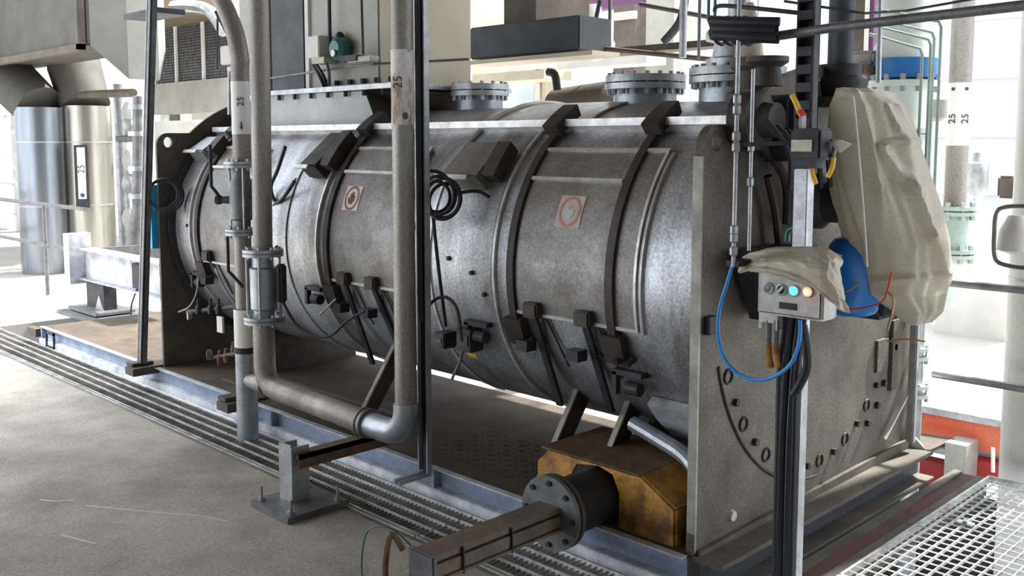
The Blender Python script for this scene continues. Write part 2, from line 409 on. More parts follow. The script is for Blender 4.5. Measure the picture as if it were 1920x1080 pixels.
# access doors
for x0, x1, a0, ww in ((-1.075, -.37, -12.5, 1), (-2.57, -1.92, -12.5, 1), (-4.11, -3.55, -14, 0)):
    d = M().patch(x0, x1, a0, 43.5, RS, RS + .018, 24).build('access_door', 'panel_steel', t, smooth=True)
    M().patch(x0, x1 - .17, 31.2, 32.4, RS + .018, RS + .034, 1).build('door_lip', 'shell_trim', d)
    M().patch(x0, x1, 43, 44.2, RS + .015, RS + .03, 1).build('door_lip', 'shell_trim', d)
    M().patch(x1 - .012, x1, a0, 43.5, RS + .015, RS + .028, 24).build('door_edge', 'shell_trim', d)
    M().patch(x0, x1, a0 - .7, a0 + .4, RS + .015, RS + .028, 1).build('door_edge', 'shell_trim', d)
# end rings at both plates; dark left one stands in for gap shadow
for xx in (XL + .012,):
    M().lathe((xx, CY0, CZ0), (1, 0, 0), [(0, RS + .045), (.02, RS + .045), (.05, RS)], 96).build('end_ring', 'dark_iron', t, smooth=True)
M().lathe((XR - .08, CY0, CZ0), (1, 0, 0), [(0, RS), (.03, RS + .02), (.045, RS + .02)], 96).build('end_ring', 'panel_steel', t, smooth=True)
# top angle rail
rl = M(); rl.bar(DR(-4.47, 54, RS + .06), DR(-.04, 54, RS + .06), .012, .034); rl.patch(-4.47, -.04, 54.3, 54.9, RS, RS + .06, 1); rl.build('top_rail', 'shell_trim', t)
# pale sheet painting in the drum-top sheen and its curved edge tube
M().tube([DR(-1.70 + .0012 * (a - 30), a, RS + .02) for a in range(30, 112, 4)], .013, 8).build('edge_hoop', 'shell_trim', t, smooth=True)
M().patch(-1.66, -.99, 62, 112, RS + .004, RS + .014, 20).build('jacket_or_sheen', 'shell_trim', t, smooth=True)  # bright trim colour stands in for sheen on the lit shell
# end plates
def end_plate(x0, x1, yw, name, ymax, flare=0.):
    pl = []
    zb = .15; zt = 1.82; rc = .09
    def P(y, z): return Vector((x0, y, z))
    # near (y=0) side up to rounded shoulder
    pl.append(P(-flare, zb)); pl.append(P(0, zt - rc - .3))
    for k in range(7): a = PI - k * PI / 12; pl.append(P(rc + rc * math.cos(a), zt - rc + rc * math.sin(a)))
    R = .93
    a0 = math.asin((zt - CZ0) / R)
    for k in range(25): a = PI - a0 - k * (PI - 2 * a0) / 24; pl.append(P(CY0 + R * math.cos(a), CZ0 + R * math.sin(a)))
    for k in range(7): a = PI / 2 - k * PI / 12; pl.append(P(ymax - rc + rc * math.cos(a), zt - rc + rc * math.sin(a)))
    pl.append(P(ymax, zb))
    hole = [Vector((x0, .085 + .032 * math.cos(q * PI / 12), 1.755 + .038 * math.sin(q * PI / 12))) for q in range(24)]
    hole2 = [Vector((x0, ymax - .085 + .032 * math.cos(q * PI / 12), 1.755 + .038 * math.sin(q * PI / 12))) for q in range(24)]
    return M().prism(pl, (x1 - x0, 0, 0), [hole, hole2])
end_plate(-.035, 0, 0, 'end_plate', 1.97, .015).build('end_plate', 'plate', t)
M().box((-.037, -.014, .16), (.002, -.003, 1.70)).build('plate_rim', 'plate_edge', t)
end_plate(XL - .025, XL, 0, 'end_plate', 1.8).build('end_plate', 'plate', t)
# base flange + gussets at right plate
M().box((0, -.02, .13), (.13, 1.97, .15)).build('base_flange', 'plate', t)
M().prism([(0.002, -.0, .15), (.002, 1.97, .15), (.002, 1.97, .20), (.002, -.0, .17)], (.02, 0, 0)).build('foot_seam', 'plate', t)
M().prism([(.0, 1.95, .02), (.12, 1.95, .13), (.0, 1.95, .24)], (0, .015, 0)).build('gusset', 'skid_white', t)
M().box((.03, -.02, 0), (.05, 1.97, .13)).build('end_channel', 'dark_steel', t)
M().box((.0, -.02, 0), (.14, 1.97, .012)).build('end_channel_toe', 'plate', t)
# weld dashes and studs in an arc on the right plate
for k in range(17):
    a = math.radians(200 + k * 9)
    y = CY0 + .05 + .80 * math.cos(a); z = 1.10 + .80 * math.sin(a)
    g = M()
    g.ring((.004, y, z), (1, 0, 0), .028, .005, 16, 5) if k % 2 == 0 else g.lathe((0, y, z), (1, 0, 0), [(0, .016), (.02, .016), (.02, .008)], 6)
    g.build('plate_stud', 'dark_iron', t)
g = M(); pts = []
for k in range(30): a = math.radians(195 + k * 2.6); pts.append((.003, CY0 + .05 + .855 * math.cos(a), 1.10 + .86 * math.sin(a)))
g.tube(pts, .007, 6).build('weld_bead', 'band', t)
for y, z in ((1.55, .45), (1.62, .55), (1.72, .72), (1.45, .38)): M().lathe((0, y, z), (1, 0, 0), [(0, .018), (.02, .018)], 6).build('plate_stud', 'dark_iron', t)
M().box((0, .02, 1.02), (.03, .07, 1.09)).build('lug', 'dark_iron', t)
M().lathe((0, .25, .24), (1, 0, 0), [(0, .025), (.012, .02)], 16).build('cover_cap', 'label_cream', t)
M().bar((.03, 1.60, .27), (.03, 1.86, .45), .012, .012).build('stiffener', 'offwhite', t)
M().box((.0, 1.52, .62), (.015, 1.64, .78)).build('cleat', 'plate', t)
for zz in (.70,): M().box((.002, 1.68, .5), (.02, 1.75, .86)).build('cleat', 'plate', t)
# hinges & support arms under the doors
for x, L in ((-.96, .48), (-.65, .45), (-2.43, .52), (-2.17, .40), (-4.0, .30)):
    p = DR(x, -11, RS + .03)
    b = M(); b.box(p + Vector((-.045, -.035, -.035)), p + Vector((.045, .03, .035))); h = b.build('hinge_block', 'band', t, bevel=.008)
    e = Vector((x, .25 + .02, p.z - L))
    M().bar(p + Vector((0, -.01, 0)), e, .035, .018).build('hinge_arm', 'dark_iron', h)
    M().tube([p + Vector((.05, .02, -.02)), p + Vector((.09, .06, -.14)), p + Vector((.13, .1, -.26))], .006, 6).build('stay_rod', 'dark_iron', h)
    M().box(p + Vector((-.10, -.015, -.20)), p + Vector((-.03, .05, -.15))).build('latch', 'dark_iron', h)
for x, z0, z1 in ((-.93, .15, .60), (-.62, .15, .61), (-2.33, .15, .62)):
    M().prism([(x, .05, .152), (x, .15, .152), (x, .50, .62), (x, .37, .62)], (.02, 0, 0)).build('saddle_leg', 'band', t)
    M().bar((x + .01, .045, .153), (x + .01, .365, .62), .028, .01).build('saddle_edge', 'plate_edge', t)
# rear saddles (carry the drum)
for x in (-.5, -3.9): M().prism([(x, .35, .15), (x, 1.19, .15), (x, 1.19, .42), (x, .9, .37), (x, .5, .47), (x, .35, .52)], (.03, 0, 0)).build('saddle', 'band', t)
M().patch(-.42, -.04, -56, -38, RS + .003, RS + .05, 8).build('wear_pad', 'skid_white', t)
M().tube([(-.55, .30, .50), (-.40, .28, .47), (-.2, .22, .44), (-.06, .16, .36)], .035, 12, smooth=6).build('drain_duct', 'pipe_blue', t)
# latch boxes on the doors
for x0, x1, a0, a1, mm in ((-1.64, -1.36, 27, 46, 'panel_steel'), (-2.94, -2.76, 29, 52, 'band'), (-4.44, -4.22, 35, 50, 'pipe_blue')):
    g = M()
    v = [DR(x0, a0, RS), DR(x1, a0, RS), DR(x1, a0 + 2, RS + .11), DR(x0, a0 + 2, RS + .11), DR(x0, a1, RS), DR(x1, a1, RS), DR(x1, a1 - 1, RS + .06), DR(x0, a1 - 1, RS + .06)]
    g.add(v, [(0, 1, 2, 3), (4, 5, 6, 7), (0, 1, 5, 4), (1, 2, 6, 5), (2, 3, 7, 6), (3, 0, 4, 7)])
    b = g.build('latch_box', mm, t, bevel=.01)
    M().patch(x0 - .02, x1 - .06, a0 + .5, a0 + 2, RS + .112, RS + .122, 1).build('lip', 'shell_trim', b)
    M().patch(x1, x1 + .09, a0 + 3, a1 - 3, RS + .02, RS + .09, 6).build('hook', 'band', b)
# sensors / little fittings on shell
for x, a in ((-3.75, -2), (-3.35, 5), (-1.55, 2), (-1.38, -2), (-1.30, -9), (-.62, -24), (-4.3, 2)):
    M().lathe(DR(x, a, RS), DR(0, a, 1) - DR(0, a, 0), [(0, .012), (.02, .012), (.022, .006)], 10).build('plug', 'dark_iron', t)
for x, a in ((-1.35, -20), (-2.75, -18), (-4.22, -22), (-.45, -28)):
    p = DR(x, a, RS + .02)
    g = M(); g.box(p + Vector((-.1, -.03, -.012)), p + Vector((.06, .03, .012))); g.box(p + Vector((-.1, -.03, -.10)), p + Vector((-.075, .0, .0))); g.lathe(p + Vector((-.02, -.02, -.06)), (1, 0, 0), [(0, .03), (.07, .03)], 12)
    g.build('clamp_fitting', 'dark_iron', t)
# small brass name plate underneath
M().patch(-1.60, -1.53, -39, -36, RS + .002, RS + .008, 2).build('name_plate', 'yellow_tip', t)

# warning stickers (things stuck on)
def sticker(x0, x1, a0, a1, label, faded):
    r = RS + .019
    s = thing('warning_sticker', label, 'sticker', DR((x0 + x1) / 2, (a0 + a1) / 2, r), 'warning stickers on the drum doors')
    sk = .035
    g = M(); v = []; n = 6
    for i in range(n + 1):
        a = a0 + (a1 - a0) * i / n
        for rr in (r, r + .002): v += [DR(x0, a, rr), DR(x1, a, rr)]
    f = []
    for i in range(n): o = i * 4; f += [(o + 2, o + 3, o + 7, o + 6), (o, o + 4, o + 5, o + 1), (o, o + 2, o + 6, o + 4), (o + 1, o + 5, o + 7, o + 3)]
    f += [(0, 1, 3, 2), (n * 4, n * 4 + 2, n * 4 + 3, n * 4 + 1)]
    g.add(v, f).build('backing', 'sticker_faded' if faded else 'sticker_white', s)
    cx, ca = (x0 + x1) / 2, (a0 + a1) / 2; R = min((x1 - x0), math.radians(a1 - a0) * r) * .43
    def Q(u, w, rr): return DR(cx + u, ca + math.degrees(w / r), rr)
    def band(ri, ro, e):
        g = M(); v = []; f = []
        for k in range(32):
            q = 2 * PI * k / 32
            for R_, h in ((ri, r + .001), (ro, r + .001), (ro, r + e), (ri, r + e)): v.append(Q(R_ * math.cos(q), R_ * 1.15 * math.sin(q), h))
        for k in range(32):
            o = k * 4; o2 = ((k + 1) % 32) * 4
            for j in range(4): j2 = (j + 1) % 4; f.append((o + j, o + j2, o2 + j2, o2 + j))
        return g.add(v, f)
    band(R * .80, R, .0035).build('ring', 'ring_faded' if faded else 'sticker_red', s)
    hand = [(-.35, -.55), (.15, -.6), (.42, -.2), (.45, .2), (.33, .22), (.28, -.02), (.25, .48), (.14, .5), (.1, .05), (.02, .55), (-.1, .54), (-.08, .05), (-.22, .42), (-.33, .38), (-.25, -.05), (-.5, .05), (-.55, -.08)]
    g = M(); tr = tessellate_polygon([[Vector((a, b, 0)) for a, b in hand]])
    n = len(hand); v = [Q(a * R * .95, b * R, r + .0015) for a, b in hand] + [Q(a * R * .95, b * R, r + .004) for a, b in hand]
    f = [tuple(q) for q in tr] + [tuple(i + n for i in q) for q in tr] + [(i, (i + 1) % n, (i + 1) % n + n, i + n) for i in range(n)]
    g.add(v, f).build('hand_symbol', 'galv' if faded else 'sticker_dark', s)
sticker(-.86, -.715, 16, 26.5, 'faded pinkish no-touch sticker on the door nearest the control box', True)
sticker(-2.49, -2.345, 15.8, 26, 'white sticker with red ring and dark hand on the middle door', False)

# ================================================================== TOP: rail brackets, hopper, casings, nozzles
t = thing('inlet_hopper', 'pale blue-grey sheet transition duct sitting on the drum top', 'hopper', (-3.2, .9, 1.84))
y0 = .50
v = [(-3.95, y0, 1.78), (-2.62, y0, 1.78), (-2.78, y0, 2.065), (-3.95, y0, 2.075), (-3.95, 1.3, 1.78), (-2.62, 1.3, 1.78), (-2.5, 1.3, 2.065), (-3.95, 1.3, 2.075)]
M().add(v, [(0, 1, 2, 3), (4, 7, 6, 5), (0, 3, 7, 4), (3, 2, 6, 7), (0, 4, 5, 1)]).build('front_skirt', 'hopper', t)
M().add([(-2.62, y0 + .001, 1.78), (-2.62, 1.3, 1.78), (-2.46, 1.3, 2.06), (-2.46, y0 + .12, 2.06), (-2.78, y0 + .001, 2.065)], [(0, 1, 2, 3, 4)]).build('side_skirt', 'brown_steel', t)
M().box((-3.98, y0 - .04, 2.07), (-2.44, 1.42, 2.10)).build('top_flange', 'galv', t)
for k in range(9):
    x = -3.9 + k * .19
    o = bpy.data.objects.new('bolt', None) if False else M().lathe((x, y0 - .02, 2.035), (0, 0, 1), [(0, .014), (.035, .014), (.035, .008)], 6).build('bolt', 'dark_iron', t)
t = thing('duct_casing', 'tall grey sheet casing rising from the hopper, with instruments on it', 'duct', (-2.95, .95, 2.1))
M().box((-3.56, .62, 2.1), (-2.80, 1.38, 4.25)).build('casing_panel', 'casing', t)
plabel(M().box((-2.80, .63, 2.12), (-2.785, 1.38, 4.25)).build('side_panel', 'casing_cream', t), 'cream side panel')
M().box((-2.785, .72, 2.12), (-2.778, .735, 4.25)).build('panel_joint', 'brown_steel', t)
M().box((-3.57, .60, 2.1), (-3.53, .64, 4.25)).build('corner_strip', 'offwhite', t)
for k in range(6): M().lathe((-3.35 + k * .14, .60, 2.12), (0, 0, 1), [(0, .018), (.03, .018)], 6).build('bolt', 'dark_iron', t)
o = M().box((-4.02, .62, 2.1), (-3.62, 1.2, 4.25)).build('casing_column', 'dark_steel'); tag(o, 'black upright column left of the tall grey casing', 'column')
o = M().box((-4.45, .62, 2.1), (-4.05, 1.2, 3.1)).build('junction_cabinet', 'casing'); tag(o, 'narrow pale cabinet behind the two upright pipes', 'cabinet')
g = M(); g.box((-4.5, .58, 2.95), (-4.2, .62, 3.0)); g.build('cabinet_ledge', 'brown_steel', None); tag(bpy.data.objects['cabinet_ledge'], 'thin brown ledge above the narrow pale cabinet', 'bracket')
# instruments on casing
yc = .60
t = thing('junction_box', 'cream electrical box with cable glands on the grey casing left edge', 'electrical box', (X(588, 88, yc), yc - .1, Z(588, 108, yc)))
M().box((X(571, 88, .5), .50, Z(588, 108, .5)), (X(597, 88, .5), .62, Z(588, 67, .5))).build('enclosure', 'offwhite', t, bevel=.006)
M().box((X(583, 88, .5), .5, Z(588, 120, .5)), (X(607, 88, .5), .6, Z(588, 108, .5))).build('gland_box', 'label_cream', t, bevel=.004)
for k, (pa, pb) in enumerate((((585, 120), (608, 162)), ((592, 120), (614, 160)), ((612, 118), (617, 158)))):
    M().tube([on(*pa, 'y', .53), on((pa[0] + pb[0]) / 2 + 2, (pa[1] + pb[1]) / 2, 'y', .5), on(*pb, 'y', .55)], .012, 8, smooth=4).build('cable', 'black_rubber' if k < 2 else 'galv_dark', t)
t = thing('gauge_head', 'round dark green instrument head on the grey casing', 'gauge', on(638, 92, 'y', .58))
c = on(638, 92, 'y', .56); M().lathe(c + Vector((0, .05, 0)), (0, -1, 0), [(0, .06), (.02, .075), (.08, .075), (.1, .05)], 24).build('housing', 'green_cable', t, smooth=True)
M().lathe(c + Vector((-.03, .02, .0)), (0, 0, 1), [(-.06, .03), (.09, .03), (.11, .015)], 14).build('neck', 'dark_iron', t, smooth=True)
M().lathe(c + Vector((.01, -.055, -.03)), (0, -1, 0), [(0, .022), (.012, .022)], 14).build('lens', 'galv', t)
t = thing('solenoid_box', 'small black and cream valve box hanging on a rod from above', 'valve box', on(677, 112, 'y', .5))
M().box(on(656, 118, 'y', .54), on(667, 102, 'y', .46)).build('coil', 'dark_iron', t)
M().box(on(667, 119, 'y', .54), on(694, 103, 'y', .47)).build('body', 'label_cream', t, bevel=.005)
M().tube([on(681, 102, 'y', .5), on(677, -30, 'y', .5)], .008, 8).build('hanger_rod', 'dark_iron', t)
for k, (a, b, lab) in enumerate([((617, -20), (619, 100), 'upright thin conduit on the grey casing above the round gauge'), ((485, 150), (700, 118), 'thin horizontal sagging wire crossing the black column'), ((700, 120), (878, 111), 'thin brown line running across the cream casing')]):
    o = M().tube([on(*a, 'y', .56), on(*b, 'y', .56)], .007 if k else .012, 8).build('conduit' if not k else 'wire_line', 'dark_iron' if k != 1 else 'galv_dark'); tag(o, lab, 'cable' if k else 'conduit')
# nozzles
def nozzle(x, y, z0, R, label, nb=16, cover=True, zt=None):
    t = thing('flanged_nozzle', label, 'nozzle', (x, y, z0), 'flanged nozzles on the drum top'); zt = zt or z0 + .20
    M().lathe((x, y, z0), (0, 0, 1), [(0, R * .80), (zt - z0, R * .78)], 48).build('neck', 'pipe_blue', t, smooth=True)
    fl = M().lathe((x, y, zt), (0, 0, 1), [(0, R), (.03, R)], 48).build('flange', 'galv', t, smooth=True)
    cv = M().lathe((x, y, zt + .036), (0, 0, 1), [(0, R), (.035, R), (.037, R * .8)], 48).build('blind_cover', 'galv', t, smooth=True)
    bolts(fl, (x, y, zt + .03), (0, 0, 1), R * .90, nb, .013, .055)
    return t
nozzle(-2.27, .98, 1.92, .175, 'small flanged nozzle behind the twin conduits on the drum top', 14, zt=2.03)
nozzle(-1.0, .95, 1.92, .205, 'larger flanged nozzle on the drum top, middle one of three', 18, zt=2.02)
nozzle(-.46, .95, 1.92, .225, 'largest flanged nozzle on the drum top, beside the black cable bundle', 20, zt=2.03)
t = thing('riser_spool', 'stepped pipe spool standing on the largest flanged nozzle', 'pipe', (-.46, .95, 2.10))
M().lathe((-.46, .95, 2.101), (0, 0, 1), [(0, .15), (.04, .15), (.05, .12), (.12, .11), (.13, .15), (.17, .15), (.18, .05), (.7, .05)], 40).build('spool_body', 'galv', t, smooth=True)
# side motor gearbox right behind the nozzle 3
t = thing('valve_actuator', 'brownish rusted valve actuator behind the perforated post top', 'actuator', on(1415, 200, 'x', -.25))
c = on(1412, 160, 'x', -.3); M().lathe(c + Vector((0, 0, -.14)), (0, 0, 1), [(0, .12), (.10, .12), (.12, .09), (.2, .09), (.22, .11), (.26, .11)], 24).build('body', 'brown_steel', t, smooth=True)
M().lathe(c + Vector((-.03, 0, .12)), (0, 0, 1), [(0, .06), (.15, .05), (.25, .02)], 20).build('cap', 'casing_cream', t, smooth=True)
M().bar(c + Vector((.12, 0, -.05)), c + Vector((.30, .02, .03)), .03, .05).build('lever', 'yellow_tip', t)

# ================================================================== FRONT PIPES
def flange_pair(parent, c, n, R, th=.016, gap=.004, nb=8, m='galv', br=.011):
    c = Vector(c); n = Vector(n).normalized()
    for s in (-1, 1):
        M().lathe(c + n * (s * (gap + th) / 2 - th / 2), n, [(0, R), (th, R)], 36).build('flange', m, parent, smooth=True)
    bolts(parent, c, n, R * .80, nb, br, .034)
xa, ya = -3.02, -.2
# pipe A: stands on trench, bends left at the top
t = thing('riser_pipe', 'left upright pipe bending away at the top, white painted band and valve', 'pipe', (xa, ya, -.03), 'upright pipes in front of the drum')
PA = t
M().tube([(xa - .02, ya, -.05), (xa - .02, ya, .78)], .062, 24).build('lower_tube', 'pipe_blue', t, smooth=True)
M().tube([(xa - .02, ya, .55), (xa - .02, ya, .78)], .0635, 24).build('painted_sleeve', 'white_paint', t, smooth=True)
M().tube([(xa - .02, ya, .78), (xa - .02, ya, 1.25)], .05, 24).build('middle_tube', 'pipe', t, smooth=True)
M().tube([(xa, ya, 1.64), (xa, ya, 2.14), on(450, 110, 'y', ya), on(440, 60, 'y', ya - .01), on(420, 10, 'y', ya - .02), on(390, -45, 'y', ya - .03), on(330, -150, 'y', ya - .05)], .052, 24, smooth=6).build('upper_tube', 'pipe', t, smooth=True)
M().tube([(xa, ya, 1.80), (xa, ya, 2.10)], .0535, 24).build('white_band', 'clean_white', t, smooth=True)
# writing on the band, facing the camera
fd = (CAM - Vector((xa, ya, 1.95))); fd.z = 0; fd.normalize(); sd_ = Vector((0, 0, 1)).cross(fd).normalized()
put_text('25', .055, Vector((xa, ya, 1.985)) + fd * .0545, (0, 0, 1), -sd_).build('stencil', 'ink', t)
g = M(); c = Vector((xa, ya, 1.845)) + fd * .0535
g.prism([c + sd_ * a + Vector((0, 0, b)) for a, b in ((-.004, .025), (.004, .025), (.004, .0), (.011, .0), (0, -.022), (-.011, .0), (-.004, .0))], fd * .003).build('arrow', 'ink', t)
# valve A
va = thing('ball_valve', 'flanged grey valve with black lever on the left upright pipe', 'valve', (xa - .03, ya, 1.22))
M().lathe((xa - .02, ya, 1.25), (0, 0, 1), [(0, .05), (.05, .05), (.06, .065), (.13, .07), (.20, .07), (.27, .065), (.3, .05), (.38, .05)], 24).build('body', 'galv_dark', va, smooth=True)
flange_pair(va, (xa - .02, ya, 1.625), (0, 0, 1), .098); flange_pair(va, (xa - .02, ya, 1.235), (0, 0, 1), .098)
for s in (-1, 1): M().tube([(xa - .02 + s * .075, ya - .03, 1.25), (xa - .02 + s * .075, ya - .03, 1.61)], .007, 8).build('tie_rod', 'galv', va)
M().tube([(xa - .11, ya - .08, 1.42), (xa - .14, ya - .10, 1.47), (xa - .15, ya - .12, 1.50), (xa - .15, ya - .12, 1.74)], .011, 8).build('lever', 'black_rubber', va)
M().lathe((xa - .05, ya - .03, 1.42), (-.7, -.5, 0), [(0, .025), (.07, .02), (.09, .028), (.11, .028)], 12).build('stem', 'dark_iron', va)
# pipe B
xb, yb = -2.81, -.2
t = thing('riser_pipe', 'right one of the paired upright pipes, turning at deck level to a level run', 'pipe', (xb, yb, .35), 'upright pipes in front of the drum')
M().tube([(xb - .01, yb, 1.14), (xb + .01, yb, 2.0), (xb + .02, yb, 4.2)], .055, 28).build('upper_tube', 'pipe', t, smooth=True)
zc = .36
elb = [(xb - .02, yb, .74), (xb - .02, yb, .46), (xb + .0, yb, .40), (xb + .05, yb, .365), (xb + .12, yb, .355), (-2.2, yb, .345), (-1.88, yb, .335)]
M().tube(elb, .062, 28).build('level_tube', 'pipe', t, smooth=True)
M().lathe((-3.02, yb, .36), (1, 0, 0), [(0, .045), (.2, .055)], 20).build('branch_stub', 'pipe', t, smooth=True)
vb = thing('sight_valve', 'large flanged valve body low on the right paired pipe with tie rods', 'valve', (xb, yb, .72))
M().lathe((xb - .01, yb, .74), (0, 0, 1), [(0, .055), (.06, .06), (.07, .075), (.30, .078), (.31, .06), (.40, .055)], 28).build('body', 'pipe_blue', vb, smooth=True)
flange_pair(vb, (xb - .01, yb, 1.13), (0, 0, 1), .115, .018); flange_pair(vb, (xb - .01, yb, .745), (0, 0, 1), .115, .018)
for k in range(4):
    a = PI / 4 + k * PI / 2; M().tube([(xb - .01 + .095 * math.cos(a), yb + .095 * math.sin(a), .76), (xb - .01 + .095 * math.cos(a), yb + .095 * math.sin(a), 1.12)], .007, 8).build('tie_rod', 'galv', vb)
M().box((xb + .08, yb + .02, .85), (xb + .13, yb + .07, 1.07)).build('gear_housing', 'dark_iron', vb, bevel=.01)
M().tube([(xb - .10, yb - .08, .93), (xb - .15, yb - .11, .99), (xb - .17, yb - .13, 1.02), (xb - .17, yb - .13, 1.22)], .010, 8).build('lever', 'black_rubber', vb)
M().tube([(xb + .12, yb + .04, .86), (xb + .22, yb + .08, .72), (xb + .4, yb + .14, .68), (xb + .52, yb + .2, .78), (xb + .62, yb + .24, .84)], .008, 8, smooth=5).build('cable', 'black_rubber', vb)
# pipe C
xc, yc_ = -1.54, -.2
t = thing('riser_pipe', 'upright pipe in front of the drum middle with flaking white band, elbow at its foot', 'pipe', (xc, yc_, .33), 'upright pipes in front of the drum')
M().tube([(xc, yc_, .47), (xc, yc_, 1.3), (xc + .005, yc_, 4.2)], .052, 28).build('upright_tube', 'pipe', t, smooth=True)
M().tube([(xc, yc_, 1.835), (xc, yc_, 2.18)], .0535, 28).build('flaking_band', 'flaked_paint', t, smooth=True)
M().tube([(-1.83, yc_, .335), (-1.68, yc_, .335), (-1.61, yc_, .352), (-1.56, yc_, .395), (xc, yc_, .45), (xc, yc_, .50)], .062, 28, smooth=4).build('elbow', 'pipe_blue', t, smooth=True)
M().lathe((-1.89, yc_, .335), (1, 0, 0), [(0, .065), (.005, .078), (.022, .078), (.026, .07), (.036, .07), (.04, .078), (.058, .078), (.065, .065)], 32).build('coupling', 'galv_dark', t, smooth=True)
fd = (CAM - Vector((xc, yc_, 2))); fd.z = 0; fd.normalize(); sd_ = Vector((0, 0, 1)).cross(fd).normalized()
put_text('25', .06, Vector((xc, yc_, 2.03)) + fd * .052 - sd_ * .02, (0, 0, 1), -sd_).build('stencil', 'ink', t)
c = Vector((xc, yc_, 1.875)) + fd * .05 + sd_ * .012; M().prism([c + sd_ * (.014 * math.cos(q * PI / 5)) + Vector((0, 0, .018 * math.sin(q * PI / 5))) for q in range(10)], fd * .006).build('stencil_dot', 'brown_steel', t)

# pipe support
t = thing('pipe_support', 'bolted floor bracket holding the level pipe beside the skid', 'bracket', (-1.87, -.6, 0))
M().box((-2.05, -.76, 0), (-1.71, -.42, .03)).build('foot_plate', 'galv_dark', t, bevel=.003)
g = M(); xs = -1.97; g.box((xs, -.64, .03), (xs + .10, -.63, .31)); g.box((xs + .10, -.64, .03), (xs + .106, -.54, .30)); g.box((xs - .006, -.64, .03), (xs, -.54, .30)); g.build('post', 'galv', t)
g = M(); g.box((-1.90, -.62, .245), (-1.83, .0, .27)); g.box((-1.836, -.62, .2), (-1.83, .0, .27)); g.build('arm', 'rust', t)
for x, y in ((-2.01, -.72), (-1.75, -.72), (-1.75, -.46), (-2.01, -.46)):
    M().lathe((x, y, .03), (0, 0, 1), [(0, .018), (.015, .018), (.015, .008), (.07, .008)], 8).build('anchor_bolt', 'galv', t)
# twin conduits on a strut channel
t = thing('conduit_strut', 'thin dark strut channel with bright edges running full height before the drum', 'channel post', (-1.50, -.1, .15))
g = M(); g.box((-1.53, -.11, .15), (-1.475, -.10, 4.2)); g.build('channel_back', 'dark_iron', t)
for x in (-1.535, -1.47): M().box((x - .004, -.13, .15), (x + .004, -.10, 4.2)).build('channel_lip', 'galv', t)
M().box((-1.52, -.30, .13), (-1.50, -.1, .15)).build('foot', 'galv', t); M().box((-1.48, -.30, .13), (-1.47, -.1, .15)).build('foot', 'galv', t)
for a, b, r in (((-1.49, -.14, .9), (-1.49, -.14, 4.2), .009),): M().tube([a, b], r, 8).build('cable', 'black_rubber', t)
# coil of black cable on drum beside strut
t = thing('cable_coil', 'coil of black cable hanging on the drum beside the strut channel', 'cable', DR(-1.62, 25, RS + .06))
c = on(833, 376, 'y', .04)
for k, (R_, dx) in enumerate(((.085, 0), (.10, .012), (.075, -.01), (.092, .03), (.108, .02))):
    M().ring(c + Vector((dx, -.02 * k, .01 * k)), (.35, -1, .25 - .1 * k), R_, .009, 36, 7).build('loop', 'black_rubber', t, smooth=True)
M().tube([c + Vector((.1, 0, .04)), c + Vector((.17, .06, .05)), c + Vector((.22, .1, .02))], .009, 7, smooth=4).build('tail', 'black_rubber', t)
for pa, pb, pc, lab in (((812, 408), (822, 500), (836, 612), 'black cable hanging from the coil down the drum'), ((800, 180), (792, 330), (780, 430), 'dark cable slanting behind the strut channel')):
    o = M().tube([on(*pa, 'y', .0), on(*pb, 'y', .0), on(*pc, 'y', .05)], .009, 7, smooth=6).build('hanging_cable', 'black_rubber'); tag(o, lab, 'cable')
o = M().tube([on(x, y, 'y', -.08) for x, y in ((803, 575), (818, 560), (838, 558), (855, 575), (862, 605), (866, 640))], .008, 7, smooth=5).build('hanging_cable', 'black_rubber'); tag(o, 'black cable arching from the strut channel to the dark switch boxes', 'cable')
o = M().tube([on(x, y, 'y', .12) for x, y in ((868, 655), (862, 680), (850, 705), (848, 712))], .008, 7, smooth=5).build('hanging_cable', 'galv_dark'); tag(o, 'short grey cable dropping below the dark switch boxes', 'cable')
t = thing('switch_box', 'pair of small black switch boxes low on the drum behind the strut', 'switch', DR(-1.35, -25, RS + .03))
for (xA, yA, xB, yB) in ((818, 625, 838, 650), (860, 618, 888, 655)):
    p, q = on(xA, yB, 'y', .10), on(xB, yA, 'y', .10); b = M().box((p.x, .08, p.z), (q.x, .17, q.z)).build('housing', 'dark_iron', t, bevel=.006)
    M().box((p.x + .02, .075, p.z + .03), (q.x - .02, .08, q.z - .03)).build('cover', 'brown_steel', b)
# cables on the drum at left of pipe B
for pts, lab in ([((535, 275), (520, 320), (508, 350), (516, 378), (530, 372), (552, 340)), 'black cable looping behind the right paired pipe'], [((512, 385), (535, 365), (555, 335)), 'brown thin cable behind the right paired pipe']):
    o = M().tube([on(x, y, 'y', .12) for x, y in pts], .012 if 'black' in lab else .006, 7, smooth=5).build('drum_cable', 'black_rubber' if 'black' in lab else 'rust'); tag(o, lab, 'cable')

